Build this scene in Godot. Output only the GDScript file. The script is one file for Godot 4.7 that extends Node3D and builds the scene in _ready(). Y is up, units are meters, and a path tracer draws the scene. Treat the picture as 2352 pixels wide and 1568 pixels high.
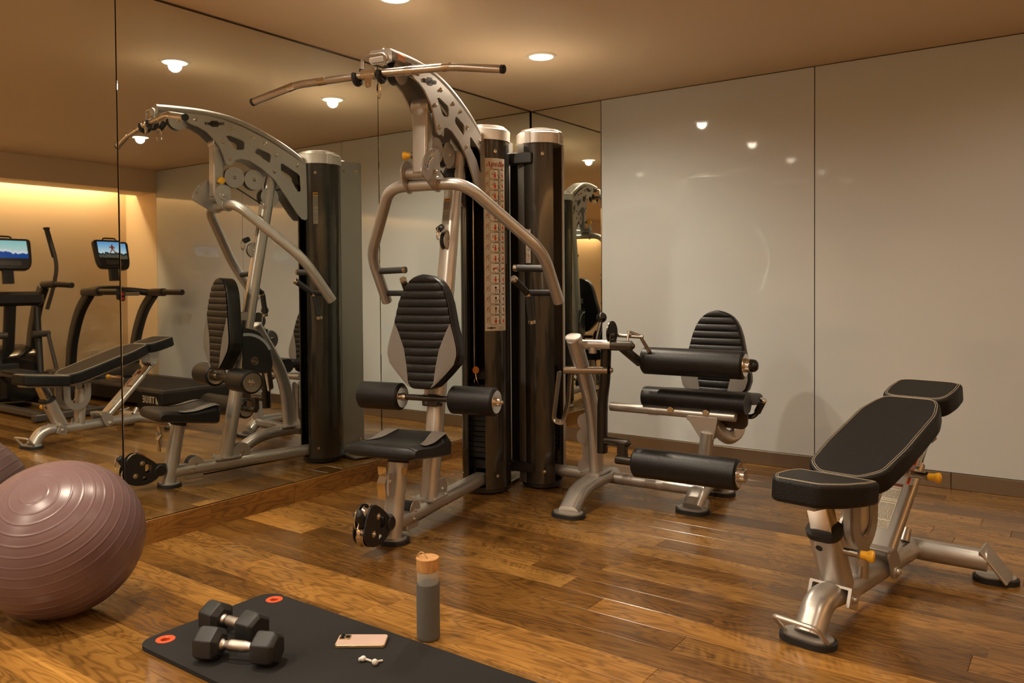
extends Node3D
# ---------------------------------------------------------------- mesh builder
class MB:
	var p := PackedVector3Array()
	var t := Transform3D.IDENTITY
	func _init(tr := Transform3D.IDENTITY): t = tr
	func tri(a: Vector3, b: Vector3, c: Vector3):
		p.append(t * a); p.append(t * b); p.append(t * c)
	func quad(a: Vector3, b: Vector3, c: Vector3, d: Vector3):
		tri(a, b, c); tri(a, c, d)
	func fix(s: int):   # turns a closed piece the right way round
		var vol := 0.0
		var o := p[s]
		for i in range(s, p.size(), 3):
			vol += (p[i] - o).dot((p[i + 1] - o).cross(p[i + 2] - o))
		if vol > 0.0:
			for i in range(s, p.size(), 3):
				var q := p[i + 1]; p[i + 1] = p[i + 2]; p[i + 2] = q
	func grid(R: Array, wrap := true):
		for i in R.size() - 1:
			var A: PackedVector3Array = R[i]
			var B: PackedVector3Array = R[i + 1]
			var n := A.size()
			for j in (n if wrap else n - 1):
				var k := (j + 1) % n
				quad(A[j], A[k], B[k], B[j])
	func fan(A: PackedVector3Array):
		var c := Vector3.ZERO
		for q in A: c += q
		c /= A.size()
		for j in A.size(): tri(c, A[j], A[(j + 1) % A.size()])
	func solid(R: Array):
		var s := p.size()
		grid(R); fan(R[0])
		var z: PackedVector3Array = R[R.size() - 1]
		var zz := PackedVector3Array()
		for j in range(z.size() - 1, -1, -1): zz.append(z[j])
		fan(zz); fix(s)
	func sweep(path: Array, prof: PackedVector2Array, hint := Vector3.RIGHT, sc: Array = []):
		var R := []
		var n := path.size()
		var x := hint
		for i in n:
			var d: Vector3 = (path[min(i + 1, n - 1)] - path[max(i - 1, 0)]).normalized()
			x = (x - d * x.dot(d)).normalized()
			var y := d.cross(x)
			var ring := PackedVector3Array()
			var k: float = sc[i] if sc.size() else 1.0
			for q in prof: ring.append(path[i] + x * q.x * k + y * q.y * k)
			R.append(ring)
		solid(R)
	func tube(path: Array, r: float, n := 14):
		var a: Vector3 = (path[1] - path[0]).normalized()
		sweep(path, MB.oval(r * 2, r * 2, n), Vector3.UP if absf(a.y) < 0.8 else Vector3.RIGHT)
	func cyl(a: Vector3, b: Vector3, r: float, r2 := -1.0, n := 20, ch := 0.0):
		if r2 < 0: r2 = r
		var d := (b - a).normalized()
		var h := Vector3.UP if absf(d.y) < 0.8 else Vector3.RIGHT
		var x := (h - d * h.dot(d)).normalized()
		var y := d.cross(x)
		var R := []
		var st := [[a, r], [b, r2]]
		if ch > 0: st = [[a, r - ch], [a + d * ch, r], [b - d * ch, r2], [b, r2 - ch]]
		for e in st:
			var ring := PackedVector3Array()
			for j in n:
				var an: float = TAU * j / n
				ring.append(e[0] + (x * cos(an) + y * sin(an)) * e[1])
			R.append(ring)
		solid(R)
	func lathe(pr: Array, n := 32, a0 := 0.0, a1 := TAU, closed := true):
		var s := p.size()
		var full := absf(a1 - a0 - TAU) < 0.001
		var m := n if full else n + 1
		var R := []
		for q in pr:
			var ring := PackedVector3Array()
			for j in m:
				var an: float = a0 + (a1 - a0) * j / n
				ring.append(Vector3(sin(an) * q.x, q.y, cos(an) * q.x))
			R.append(ring)
		grid(R, full)
		if closed: fix(s)
	func box(c: Vector3, s: Vector3, ch := 0.003):
		var h := s * 0.5
		ch = minf(ch, minf(h.x, minf(h.y, h.z)) * 0.9)
		var R := []
		for e in [[-h.y, ch], [-h.y + ch, 0.0], [h.y - ch, 0.0], [h.y, ch]]:
			var ring := PackedVector3Array()
			var a: float = h.x - e[1]
			var b: float = h.z - e[1]
			for q in [Vector2(a, b - ch), Vector2(a - ch, b), Vector2(-a + ch, b), Vector2(-a, b - ch), Vector2(-a, -b + ch), Vector2(-a + ch, -b), Vector2(a - ch, -b), Vector2(a, -b + ch)]:
				ring.append(c + Vector3(q.x, e[0], q.y))
			R.append(ring)
		solid(R)
	func plate(o: PackedVector2Array, holes: Array, th: float, T := Transform3D.IDENTITY):
		var s := p.size()
		var keep := t
		t = t * T
		var pcs := [o]
		for hq in holes:
			var cx := 0.0
			for q in hq: cx += q.x
			cx /= hq.size()
			var nx := []
			for pc in pcs:
				for side in [-1, 1]:
					var hp := PackedVector2Array([Vector2(cx, -50), Vector2(cx + side * 50, -50), Vector2(cx + side * 50, 50), Vector2(cx, 50)])
					for part in Geometry2D.intersect_polygons(pc, hp):
						for q in Geometry2D.clip_polygons(part, hq):
							if not Geometry2D.is_polygon_clockwise(q) or true: nx.append(q)
			pcs = nx
		for pc in pcs:
			var ix := Geometry2D.triangulate_polygon(pc)
			for i in range(0, ix.size(), 3):
				var a: Vector2 = pc[ix[i]]
				var b: Vector2 = pc[ix[i + 1]]
				var c: Vector2 = pc[ix[i + 2]]
				if (b - a).cross(c - a) < 0:
					var w := b; b = c; c = w
				tri(Vector3(a.x, a.y, th / 2), Vector3(b.x, b.y, th / 2), Vector3(c.x, c.y, th / 2))
				tri(Vector3(a.x, a.y, -th / 2), Vector3(c.x, c.y, -th / 2), Vector3(b.x, b.y, -th / 2))
		var loops := [[o, true]]
		for hq in holes: loops.append([hq, false])
		for l in loops:
			var q: PackedVector2Array = l[0]
			var cw := Geometry2D.is_polygon_clockwise(q)
			for i in q.size():
				var a := q[i]
				var b := q[(i + 1) % q.size()]
				if cw == l[1]:
					var w := a; a = b; b = w
				quad(Vector3(a.x, a.y, -th / 2), Vector3(b.x, b.y, -th / 2), Vector3(b.x, b.y, th / 2), Vector3(a.x, a.y, th / 2))
		t = keep
		fix(s)
	# a cushion: outline in the plane of T's x and y, rounded edges of radius r, thickness along z
	func pad(o: PackedVector2Array, th: float, r: float, T := Transform3D.IDENTITY, crown := 0.0):
		var s := p.size()
		var keep := t
		t = t * T
		var n := o.size()
		var cw := Geometry2D.is_polygon_clockwise(o)
		var nm := PackedVector2Array()
		for i in n:
			var d := (o[(i + 1) % n] - o[(i + n - 1) % n]).normalized()
			nm.append(Vector2(d.y, -d.x) * (-1.0 if cw else 1.0))
		var R := []
		for k in 5:
			var an: float = PI / 2 * k / 4.0
			var ring := PackedVector3Array()
			for i in n: ring.append(MB.v3(o[i] - nm[i] * r * (1 - sin(an)), -th / 2 + r * (1 - cos(an))))
			R.append(ring)
		for k in 5:
			var an: float = PI / 2 * k / 4.0
			var ring := PackedVector3Array()
			for i in n: ring.append(MB.v3(o[i] - nm[i] * r * (1 - cos(an)), th / 2 - r * (1 - sin(an))))
			R.append(ring)
		grid(R)
		var low := PackedVector2Array()
		for q in R[0]: low.append(Vector2(q.x, q.y))
		var ix := Geometry2D.triangulate_polygon(low)
		var sg := 1.0 if cw else -1.0
		for i in range(0, ix.size(), 3):
			var a: Vector3 = R[0][ix[i]]
			var b: Vector3 = R[0][ix[i + 1]]
			var c: Vector3 = R[0][ix[i + 2]]
			if (b - a).cross(c - a).z * sg < 0:
				var w := b; b = c; c = w
			tri(a, b, c)
			var u: Vector3 = R[9][ix[i]]
			var v: Vector3 = R[9][ix[i + 1]]
			var x: Vector3 = R[9][ix[i + 2]]
			if (v - u).cross(x - u).z * sg > 0:
				var w := v; v = x; x = w
			tri(u, v, x)
		t = keep
		fix(s)
	static func v3(a: Vector2, z: float) -> Vector3: return Vector3(a.x, a.y, z)
	static func oval(w: float, h: float, n := 16) -> PackedVector2Array:
		var r := minf(w, h) / 2
		return MB.rrect(w, h, r, max(1, n / 4 - 1))
	static func rrect(w: float, h: float, r: float, k := 3) -> PackedVector2Array:
		var o := PackedVector2Array()
		for c in [[1, 1, 0.0], [-1, 1, 90.0], [-1, -1, 180.0], [1, -1, 270.0]]:
			for i in k + 1:
				var an: float = deg_to_rad(c[2] + 90.0 * i / k)
				var q := Vector2(c[0] * (w / 2 - r), c[1] * (h / 2 - r)) + Vector2(cos(an), sin(an)) * r
				if o.size() == 0 or o[o.size() - 1].distance_to(q) > 1e-5: o.append(q)
		if o[0].distance_to(o[o.size() - 1]) < 1e-5: o.remove_at(o.size() - 1)
		return o
	func mesh(ang := 38.0) -> ArrayMesh:
		var nf := p.size() / 3
		var fn := PackedVector3Array(); fn.resize(nf)
		var fu := PackedVector3Array(); fu.resize(nf)
		var d := {}
		var keys := []; keys.resize(p.size())
		for f in nf:
			var c := -(p[f * 3 + 1] - p[f * 3]).cross(p[f * 3 + 2] - p[f * 3])
			fn[f] = c; fu[f] = c.normalized()
			for k in 3:
				var key := Vector3i((p[f * 3 + k] * 30000.0).round())
				keys[f * 3 + k] = key
				if d.has(key): d[key].append(f)
				else: d[key] = [f]
		var N := PackedVector3Array(); N.resize(p.size())
		var lim := cos(deg_to_rad(ang))
		for i in p.size():
			var u := fu[i / 3]
			var sm := Vector3.ZERO
			for f in d[keys[i]]:
				if fu[f].dot(u) > lim: sm += fn[f]
			N[i] = sm.normalized() if sm.length_squared() > 1e-20 else u
		var a := []; a.resize(Mesh.ARRAY_MAX)
		a[Mesh.ARRAY_VERTEX] = p; a[Mesh.ARRAY_NORMAL] = N
		var m := ArrayMesh.new()
		m.add_surface_from_arrays(Mesh.PRIMITIVE_TRIANGLES, a)
		return m

# ---------------------------------------------------------------- small helpers
var M := {}
func V(x: float, y: float, z: float) -> Vector3: return Vector3(x, y, z)
func poly(a: Array) -> PackedVector2Array:
	var o := PackedVector2Array()
	for q in a: o.append(Vector2(q[0], q[1]))
	return o
func fil(pts: Array, r: float, n := 5) -> Array:   # rounds the corners of a path
	var o := [pts[0]]
	for i in range(1, pts.size() - 1):
		var a: Vector3 = pts[i - 1]
		var b: Vector3 = pts[i]
		var c: Vector3 = pts[i + 1]
		var ra := minf(r, a.distance_to(b) * 0.49)
		var rb := minf(r, c.distance_to(b) * 0.49)
		var s := b + (a - b).normalized() * ra
		var e := b + (c - b).normalized() * rb
		for k in n + 1:
			var t := float(k) / n
			o.append(s.lerp(b, t).lerp(b.lerp(e, t), t))
	o.append(pts[pts.size() - 1])
	return o
func fil2(a: Array, r: float, n := 3) -> PackedVector2Array:   # rounds the corners of a closed outline
	var o := PackedVector2Array()
	var m := a.size()
	for i in m:
		var p0 := Vector2(a[(i + m - 1) % m][0], a[(i + m - 1) % m][1])
		var p1 := Vector2(a[i][0], a[i][1])
		var p2 := Vector2(a[(i + 1) % m][0], a[(i + 1) % m][1])
		var s := p1 + (p0 - p1).normalized() * minf(r, p0.distance_to(p1) * 0.45)
		var e := p1 + (p2 - p1).normalized() * minf(r, p2.distance_to(p1) * 0.45)
		for k in n + 1:
			var t := float(k) / n
			o.append(s.lerp(p1, t).lerp(p1.lerp(e, t), t))
	return o
func disc2(c: Vector2, r: float, n := 16) -> PackedVector2Array:
	var o := PackedVector2Array()
	for i in n: o.append(c + Vector2(cos(TAU * i / n), sin(TAU * i / n)) * r)
	return o
func smooth(a: Array, n := 4) -> Array:   # Catmull-Rom through Vector3 points
	var o := []
	for i in a.size() - 1:
		var p0: Vector3 = a[max(i - 1, 0)]
		var p3: Vector3 = a[min(i + 2, a.size() - 1)]
		for k in n: o.append((a[i] as Vector3).cubic_interpolate(a[i + 1], p0, p3, float(k) / n))
	o.append(a[a.size() - 1])
	return o
func facing(n: Vector3, at: Vector3, up := Vector3.UP) -> Transform3D:   # z axis along n
	var z := n.normalized()
	if absf(up.dot(z)) > 0.98: up = Vector3.FORWARD
	var x := up.cross(z).normalized()
	return Transform3D(Basis(x, z.cross(x), z), at)
const SIDE := Basis(Vector3(0, 0, 1), Vector3(0, 1, 0), Vector3(1, 0, 0))   # outline (z, y), thickness along x
func side(x: float) -> Transform3D: return Transform3D(SIDE, Vector3(x, 0, 0))
var taken := {}
func numbered(n: String) -> String:
	taken[n] = taken.get(n, 0) + 1
	return n if taken[n] == 1 else "%s_%03d" % [n, taken[n] - 1]
func thing(called: String, label: String, category: String, at := Vector3.ZERO, turn := 0.0, group := "") -> Node3D:
	var o := Node3D.new()
	o.name = numbered(called); add_child(o)
	o.position = at; o.rotation_degrees.y = turn
	o.set_meta("label", label); o.set_meta("category", category)
	if group: o.set_meta("group", group)
	return o
func setting(called: String, label := "") -> Node3D:
	var o := Node3D.new()
	o.name = called; add_child(o); o.set_meta("kind", "structure")
	if label: o.set_meta("label", label)
	return o
func msh(parent: Node, called: String, mesh: Mesh, mat: Material, label := "") -> MeshInstance3D:
	var o := MeshInstance3D.new()
	o.name = called; o.mesh = mesh; o.material_override = mat
	parent.add_child(o, true)
	if label: o.set_meta("label", label)
	return o
func part(parent: Node, called: String, b: MB, mat: Material, label := "", ang := 38.0) -> MeshInstance3D:
	var o := msh(parent, called, b.mesh(ang), mat, label)
	if called == "bolt": o.set_meta("kind", "stuff")   # a few pixels each
	return o
func lin(r: float, g: float, b: float) -> Color: return Color(r, g, b).linear_to_srgb()
func mat(c: Color, rough := 0.5, metal := 0.0, spec := 0.5) -> StandardMaterial3D:
	var m := StandardMaterial3D.new()
	m.albedo_color = c; m.roughness = rough; m.metallic = metal; m.metallic_specular = spec
	return m
func bumpy(m: StandardMaterial3D, freq: float, scale: float, strength: float, cell := true, size := 256) -> StandardMaterial3D:
	var n := FastNoiseLite.new()
	n.seed = 7; n.frequency = freq
	n.noise_type = FastNoiseLite.TYPE_CELLULAR if cell else FastNoiseLite.TYPE_SIMPLEX_SMOOTH
	if cell: n.cellular_return_type = FastNoiseLite.RETURN_DISTANCE
	var img := n.get_seamless_image(size, size)
	img.convert(Image.FORMAT_RGBA8)
	img.bump_map_to_normal_map(strength)
	m.normal_enabled = true
	m.normal_texture = ImageTexture.create_from_image(img)
	m.uv1_triplanar = true
	m.uv1_scale = Vector3.ONE * scale
	return m
func text(parent: Node, called: String, s: String, size: float, depth: float, T: Transform3D, m: Material, font := "Droid Sans", bold := true, stretch := 1.0, shear := 0.0) -> MeshInstance3D:
	var f := SystemFont.new()
	f.font_names = PackedStringArray([font]); f.font_weight = 700 if bold else 400
	var tm := TextMesh.new()
	tm.font = f; tm.text = s; tm.font_size = 64; tm.pixel_size = size / 64.0; tm.depth = depth
	tm.curve_step = 1.0
	var o := msh(parent, called, tm, m)
	o.transform = T * Transform3D(Basis(Vector3(stretch, 0, 0), Vector3(shear, 1, 0), Vector3(0, 0, 1)), Vector3.ZERO)
	return o
# dome headed bolt pointing along n
func bolt(b: MB, at: Vector3, n: Vector3, r := 0.008):
	var keep := b.t
	b.t = b.t * facing(n, at) * Transform3D(Basis(Vector3.RIGHT, PI / 2), Vector3.ZERO)
	var s := b.p.size()
	b.lathe([Vector2(r * 1.5, -0.001), Vector2(r * 1.5, r * 0.2), Vector2(r, r * 0.25), Vector2(r * 0.92, r * 0.65), Vector2(r * 0.6, r * 0.95), Vector2(0.0001, r * 1.02)], 12)
	b.t = keep
# ---------------------------------------------------------------- scene
const XM := -3.25          # mirror wall
const ZB := -4.76          # back wall
const YC := 2.327          # ceiling
const XN := 2.215          # wall of the niche on the right
const ZF := 6.4            # wall behind the camera
func _ready():
	# camera
	var cam := Camera3D.new()
	cam.name = "camera"
	cam.projection = Camera3D.PROJECTION_FRUSTUM
	cam.near = 0.05; cam.far = 60.0
	cam.size = 1568.0 / 1843.0 * 0.05
	cam.frustum_offset = Vector2(0, -94.0 / 1843.0 * 0.05)
	cam.position = V(0, 1.10, 0)
	cam.basis = Basis(Vector3.UP, deg_to_rad(35.75)) * Basis(Vector3.RIGHT, -atan(40.0 / 1843.0)) * Basis(Vector3(0, 0, 1), deg_to_rad(-0.45))
	cam.current = true
	add_child(cam)
	# environment: a closed room, hardly any sky
	var e := Environment.new()
	e.background_mode = Environment.BG_COLOR
	e.background_color = Color(0.01, 0.01, 0.01)
	e.tonemap_mode = Environment.TONE_MAPPER_LINEAR
	e.tonemap_exposure = 1.0
	e.sdfgi_enabled = true; e.ssao_enabled = true; e.ssil_enabled = true
	var w := WorldEnvironment.new()
	w.environment = e; add_child(w)
	make_materials()
	build_lights()
	build_room()
	build_gym()
	build_lat_bar()
	build_bench()
	build_small_things()
	build_cardio()
	build_fittings()
	for m in find_children("*", "MeshInstance3D", true, false): m.cast_shadow = GeometryInstance3D.SHADOW_CASTING_SETTING_ON

const LIGHT := Color(1.0, 0.85, 0.66)
func build_lights():
	var col := lin(LIGHT.r, LIGHT.g, LIGHT.b)
	for k in 9:
		downlight(V(-2.42, YC, -3.65 + 1.13 * k), 3.2, col, "round glowing recessed downlight in the ceiling row beside the mirror", "downlights beside the mirror")
	for k in 8:
		downlight(V(-0.15, YC, -3.60 + 1.13 * k), 1.0, col, "round glowing recessed downlight in the ceiling row over the bench", "downlights over the bench")
	# cove strip behind the soffit
	var st := MB.new()
	st.box(V(2.10, 2.265, 0.8), V(0.05, 0.02, 10.6), 0.003)
	var o := part(self, "cove_light", st, M.cove_glow)
	o.set_meta("label", "long warm light strip hidden in the cove above the treadmills"); o.set_meta("category", "light strip")
	for k in 4:
		var a := AreaLight3D.new()
		a.area_size = Vector2(0.04, 2.6); a.light_energy = 2.0
		a.light_color = lin(1.0, 0.72, 0.42); a.shadow_enabled = true; a.area_range = 12.0
		a.position = V(2.10, 2.25, -3.35 + 2.65 * k); a.rotation_degrees = V(-90, 0, 0)
		o.add_child(a)
func downlight(at: Vector3, energy: float, col: Color, label: String, group: String):
	var t := thing("ceiling_downlight", label, "downlight", at, 0.0, group)
	var b := MB.new()
	b.lathe([Vector2(0.066, -0.001), Vector2(0.066, -0.006), Vector2(0.078, -0.006), Vector2(0.084, -0.002), Vector2(0.084, 0.0)], 40)
	part(t, "trim_ring", b, M.white_trim)
	b = MB.new()
	b.lathe([Vector2(0.066, -0.002), Vector2(0.060, -0.007), Vector2(0.040, -0.011), Vector2(0.0001, -0.013)], 32, 0.0, TAU, false)
	part(t, "glowing_lens", b, M.lens_glow)
	var s := SpotLight3D.new()
	s.light_color = col; s.light_energy = energy; s.light_size = 0.035
	s.spot_angle = 84.0; s.spot_angle_attenuation = 1.0; s.spot_range = 14.0; s.spot_attenuation = 2.0
	s.shadow_enabled = true
	s.position = V(0, -0.02, 0); s.rotation_degrees = V(-90, 0, 0)
	t.add_child(s)

func img_tex(w: int, h: int, f: Callable) -> ImageTexture:
	var d := PackedByteArray(); d.resize(w * h * 3)
	var i := 0
	for y in h:
		for x in w:
			var c: Vector3 = f.call(x, y)
			d[i] = int(clampf(c.x, 0, 1) * 255); d[i + 1] = int(clampf(c.y, 0, 1) * 255); d[i + 2] = int(clampf(c.z, 0, 1) * 255)
			i += 3
	var im := Image.create_from_data(w, h, false, Image.FORMAT_RGB8, d)
	im.generate_mipmaps()
	return ImageTexture.create_from_image(im)
func wood_texture(sd: int, w := 1024, h := 256) -> ImageTexture:
	# w covers 1.7 m along the plank, h covers four plank widths of 0.12 m; colours are sRGB
	var n1 := FastNoiseLite.new(); n1.seed = sd; n1.noise_type = FastNoiseLite.TYPE_SIMPLEX_SMOOTH; n1.frequency = 1.0; n1.fractal_octaves = 3
	var n2 := FastNoiseLite.new(); n2.seed = sd + 31; n2.noise_type = FastNoiseLite.TYPE_SIMPLEX_SMOOTH; n2.frequency = 1.0; n2.fractal_octaves = 2
	var n3 := FastNoiseLite.new(); n3.seed = sd + 77; n3.noise_type = FastNoiseLite.TYPE_SIMPLEX; n3.frequency = 1.0; n3.fractal_octaves = 1
	var dark := Vector3(0.37, 0.25, 0.115); var mid := Vector3(0.575, 0.41, 0.195); var light := Vector3(0.70, 0.525, 0.27)
	return img_tex(w, h, func(x, y):
		var X: float = x * 1.7 / w
		var Y: float = y * 0.48 / h
		var band: float = floor(Y / 0.12)
		var yy: float = Y + band * 3.1
		var ring: float = n1.get_noise_2d(X * 1.3 + band * 7.0, yy * 7.0)
		var g: float = sin(ring * 26.0 + yy * 34.0 + n2.get_noise_2d(X * 6.0, yy * 26.0) * 1.1)
		g = pow(0.5 + 0.5 * g, 2.2)
		var pore: float = n3.get_noise_2d(X * 12.0, yy * 700.0)
		var tone: float = n2.get_noise_2d(X * 1.1 + 40.0, yy * 6.0 + band * 11.0)
		var curl: float = n3.get_noise_2d(X * 42.0 + yy * 18.0, yy * 9.0) * smoothstep(0.1, 0.6, n2.get_noise_2d(X * 1.6 + 9.0, yy * 8.0))
		var k: float = clampf(0.50 - 0.30 * (g - 0.3) + 0.09 * pore + 0.30 * tone + 0.16 * curl, 0.0, 1.0)
		var sap: float = smoothstep(0.50, 0.80, n2.get_noise_2d(X * 0.4 + 90.0, yy * 26.0))
		var c: Vector3 = dark.lerp(mid, k * 2.0) if k < 0.5 else mid.lerp(light, (k - 0.5) * 2.0)
		return c.lerp(light * 1.08, sap * 0.7))
func make_materials():
	M.mirror = mat(lin(0.80, 0.83, 0.79), 0.012, 1.0)
	M.mirror_edge = mat(Color(0.42, 0.40, 0.36), 0.25, 0.7)
	M.white_glass = mat(lin(0.60, 0.64, 0.645), 0.045, 0.0, 0.5)
	M.wall_paint = mat(lin(0.76, 0.60, 0.39), 0.75)
	M.ceiling = mat(lin(0.72, 0.55, 0.36), 0.6)
	M.soffit = mat(lin(0.72, 0.55, 0.36), 0.7)
	M.base_steel = mat(lin(0.34, 0.28, 0.21), 0.30, 0.85)
	M.joint = mat(Color(0.10, 0.08, 0.06), 0.8)
	M.subfloor = mat(Color(0.12, 0.075, 0.04), 0.8)
	M.white_trim = mat(Color(0.86, 0.82, 0.74), 0.5)
	M.silver = bumpy(mat(lin(0.50, 0.47, 0.43), 0.33, 0.72), 0.12, 14.0, 0.35, false)
	M.silver_dark = bumpy(mat(lin(0.33, 0.31, 0.275), 0.36, 0.65), 0.12, 14.0, 0.35, false)
	M.cap = mat(lin(0.66, 0.62, 0.57), 0.32, 0.45)
	M.chrome = mat(lin(0.72, 0.69, 0.65), 0.13, 1.0)
	M.bar = bumpy(mat(lin(0.62, 0.58, 0.53), 0.28, 1.0), 0.35, 60.0, 0.8)
	M.steel = mat(lin(0.42, 0.38, 0.33), 0.28, 1.0)
	M.dark_steel = mat(lin(0.10, 0.09, 0.08), 0.25, 0.9)
	M.dark_tube = mat(lin(0.045, 0.041, 0.037), 0.24, 0.75)
	M.shroud = mat(lin(0.062, 0.058, 0.050), 0.24, 0.75)
	M.shroud.clearcoat_enabled = true; M.shroud.clearcoat = 0.6; M.shroud.clearcoat_roughness = 0.08
	M.black = mat(lin(0.012, 0.0115, 0.011), 0.38)
	M.plate_black = mat(lin(0.01, 0.0095, 0.009), 0.5)
	M.rubber = mat(lin(0.012, 0.012, 0.012), 0.62)
	M.grip = bumpy(mat(lin(0.016, 0.015, 0.014), 0.55), 0.2, 40.0, 0.6)
	M.gloss_black = mat(lin(0.01, 0.0095, 0.009), 0.10)
	M.leather = bumpy(mat(lin(0.009, 0.0085, 0.008), 0.38, 0.0, 0.4), 0.09, 11.0, 1.6)
	M.bench_leather = bumpy(mat(lin(0.009, 0.0088, 0.0085), 0.46, 0.0, 0.36), 0.11, 9.0, 2.6)
	M.grey_leather = bumpy(mat(lin(0.175, 0.155, 0.135), 0.48), 0.10, 11.0, 1.2)
	M.thread = mat(lin(0.62, 0.52, 0.38), 0.8)
	M.yellow = mat(lin(0.83, 0.43, 0.015), 0.34)
	M.orange_tag = mat(lin(0.55, 0.17, 0.02), 0.35)
	M.print_red = mat(lin(0.28, 0.025, 0.015), 0.45)
	M.print_blue = mat(lin(0.03, 0.10, 0.35), 0.45)
	M.print_green = mat(lin(0.02, 0.20, 0.06), 0.45)
	M.label_white = mat(lin(0.66, 0.63, 0.58), 0.4)
	M.label_yellow = print_mat(64, 64, 1)
	M.label_orange = print_mat(64, 48, 2)
	M.label_print = print_mat(64, 256, 3)
	M.bench_print = print_mat(128, 256, 4)
	M.scale_print = mat(lin(0.30, 0.33, 0.34), 0.4)
	M.brown_board = mat(lin(0.045, 0.026, 0.012), 0.5)
	M.ball = bumpy(mat(lin(0.150, 0.088, 0.088), 0.30), 0.2, 20.0, 0.25, false)
	M.mat_foam = bumpy(mat(lin(0.023, 0.022, 0.021), 0.9, 0.0, 0.3), 0.22, 26.0, 2.2)
	M.grommet = mat(lin(0.62, 0.085, 0.025), 0.38)
	M.rubber_hex = mat(lin(0.014, 0.0135, 0.013), 0.55)
	M.knurl = bumpy(mat(lin(0.55, 0.51, 0.46), 0.24, 1.0), 0.30, 70.0, 3.0)
	M.bamboo = wood_simple(Color(0.80, 0.60, 0.36), Color(0.66, 0.46, 0.25))
	M.cord = mat(lin(0.42, 0.25, 0.09), 0.7)
	M.sleeve = mat(lin(0.105, 0.100, 0.088), 0.6)
	M.clear = mat(Color(0.93, 0.95, 0.93, 0.14), 0.02)
	M.clear.transparency = BaseMaterial3D.TRANSPARENCY_ALPHA
	M.phone = mat(lin(0.62, 0.44, 0.37), 0.32)
	M.phone_rim = mat(lin(0.62, 0.46, 0.27), 0.25, 0.75)
	M.lens = mat(lin(0.01, 0.01, 0.012), 0.05)
	M.white_plastic = mat(lin(0.72, 0.69, 0.64), 0.25)
	M.cardio = mat(lin(0.016, 0.0145, 0.013), 0.38)
	M.cardio_grey = mat(lin(0.085, 0.072, 0.058), 0.42, 0.3)
	M.belt = bumpy(mat(lin(0.02, 0.018, 0.016), 0.7), 0.2, 20.0, 1.0)
	M.red_button = mat(lin(0.55, 0.03, 0.02), 0.35)
	M.cover_plate = mat(lin(0.62, 0.52, 0.38), 0.5)
	M.lens_glow = glow(lin(1.0, 0.86, 0.66), 2.2)
	M.cove_glow = glow(lin(1.0, 0.74, 0.44), 8.0)
	M.screen_a = screen_mat(0); M.screen_b = screen_mat(1)
	M.sticker = sticker_mat(15, true); M.sticker_small = sticker_mat(3, false)
	M.floor_wood = []
	for s in 3:
		var t := wood_texture(11 + s * 17)
		for k in [Color(0.97, 0.97, 0.97), Color(0.80, 0.77, 0.73), Color(1.11, 1.10, 1.08)]:
			var m := mat(k.clamp(), 0.20, 0.0, 0.5)
			m.albedo_color = Color(k.r * 0.90, k.g * 0.90, k.b * 0.90)
			m.albedo_texture = t
			M.floor_wood.append(m)
	M.base_wood = mat(Color(0.80, 0.75, 0.68), 0.32)
	M.base_wood.albedo_texture = M.floor_wood[0].albedo_texture
func glow(c: Color, k: float) -> StandardMaterial3D:
	var m := mat(Color(0.9, 0.88, 0.84), 0.5)
	m.emission_enabled = true; m.emission = c; m.emission_energy_multiplier = k
	return m
func wood_simple(a: Color, c: Color) -> StandardMaterial3D:
	var m := mat(Color.WHITE, 0.5)
	var n := FastNoiseLite.new(); n.seed = 5; n.frequency = 0.02
	m.albedo_texture = img_tex(64, 128, func(x, y):
		var k: float = clampf(0.5 + n.get_noise_2d(x * 9.0, y * 0.8) * 0.9, 0, 1)
		var q := a.lerp(c, k)
		return Vector3(q.r, q.g, q.b))
	m.uv1_triplanar = true; m.uv1_scale = Vector3.ONE * 8.0
	return m
func print_mat(w: int, h: int, kind: int) -> StandardMaterial3D:
	var m := mat(Color.WHITE, 0.4)
	var r := RandomNumberGenerator.new(); r.seed = 100 + kind
	var im := Image.create(w, h, false, Image.FORMAT_RGB8)
	im.fill([Color.WHITE, Color(0.85, 0.78, 0.62), Color(0.87, 0.83, 0.76), Color(0.60, 0.56, 0.49), Color(0.86, 0.83, 0.76)][kind])
	var top := [0, h / 2, h / 2, h / 9, h / 14]
	var tc := [Color.WHITE, Color(0.80, 0.58, 0.10), Color(0.85, 0.35, 0.05), Color(0.75, 0.52, 0.12), Color(0.55, 0.25, 0.12)]
	im.fill_rect(Rect2i(0, 0, w, top[kind]), tc[kind])
	var y: int = top[kind] + 4
	while y < h - 4:
		var x := 4
		while x < w - 4:
			var l := r.randi_range(3, 12)
			im.fill_rect(Rect2i(x, y, min(l, w - 5 - x), 2), Color(0.14, 0.12, 0.10))
			x += l + r.randi_range(2, 4)
		y += 4 if r.randf() < 0.88 else 9
	var xx := 5
	while xx < w - 8:
		im.fill_rect(Rect2i(xx, top[kind] / 4, 4, max(2, top[kind] / 2)), Color(0.10, 0.07, 0.04)); xx += 6
	if kind != 4: pass
	im.generate_mipmaps()
	m.albedo_texture = ImageTexture.create_from_image(im)
	m.uv1_triplanar = false
	return m
func blob(im: Image, cx: float, cy: float, rx: float, ry: float, c: Color):
	for y in range(int(cy - ry), int(cy + ry) + 1):
		var u := 1.0 - pow((y - cy) / maxf(ry, 0.5), 2.0)
		if u < 0: continue
		var hw := rx * sqrt(u)
		im.fill_rect(Rect2i(int(cx - hw), y, max(1, int(hw * 2)), 1), c)
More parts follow.
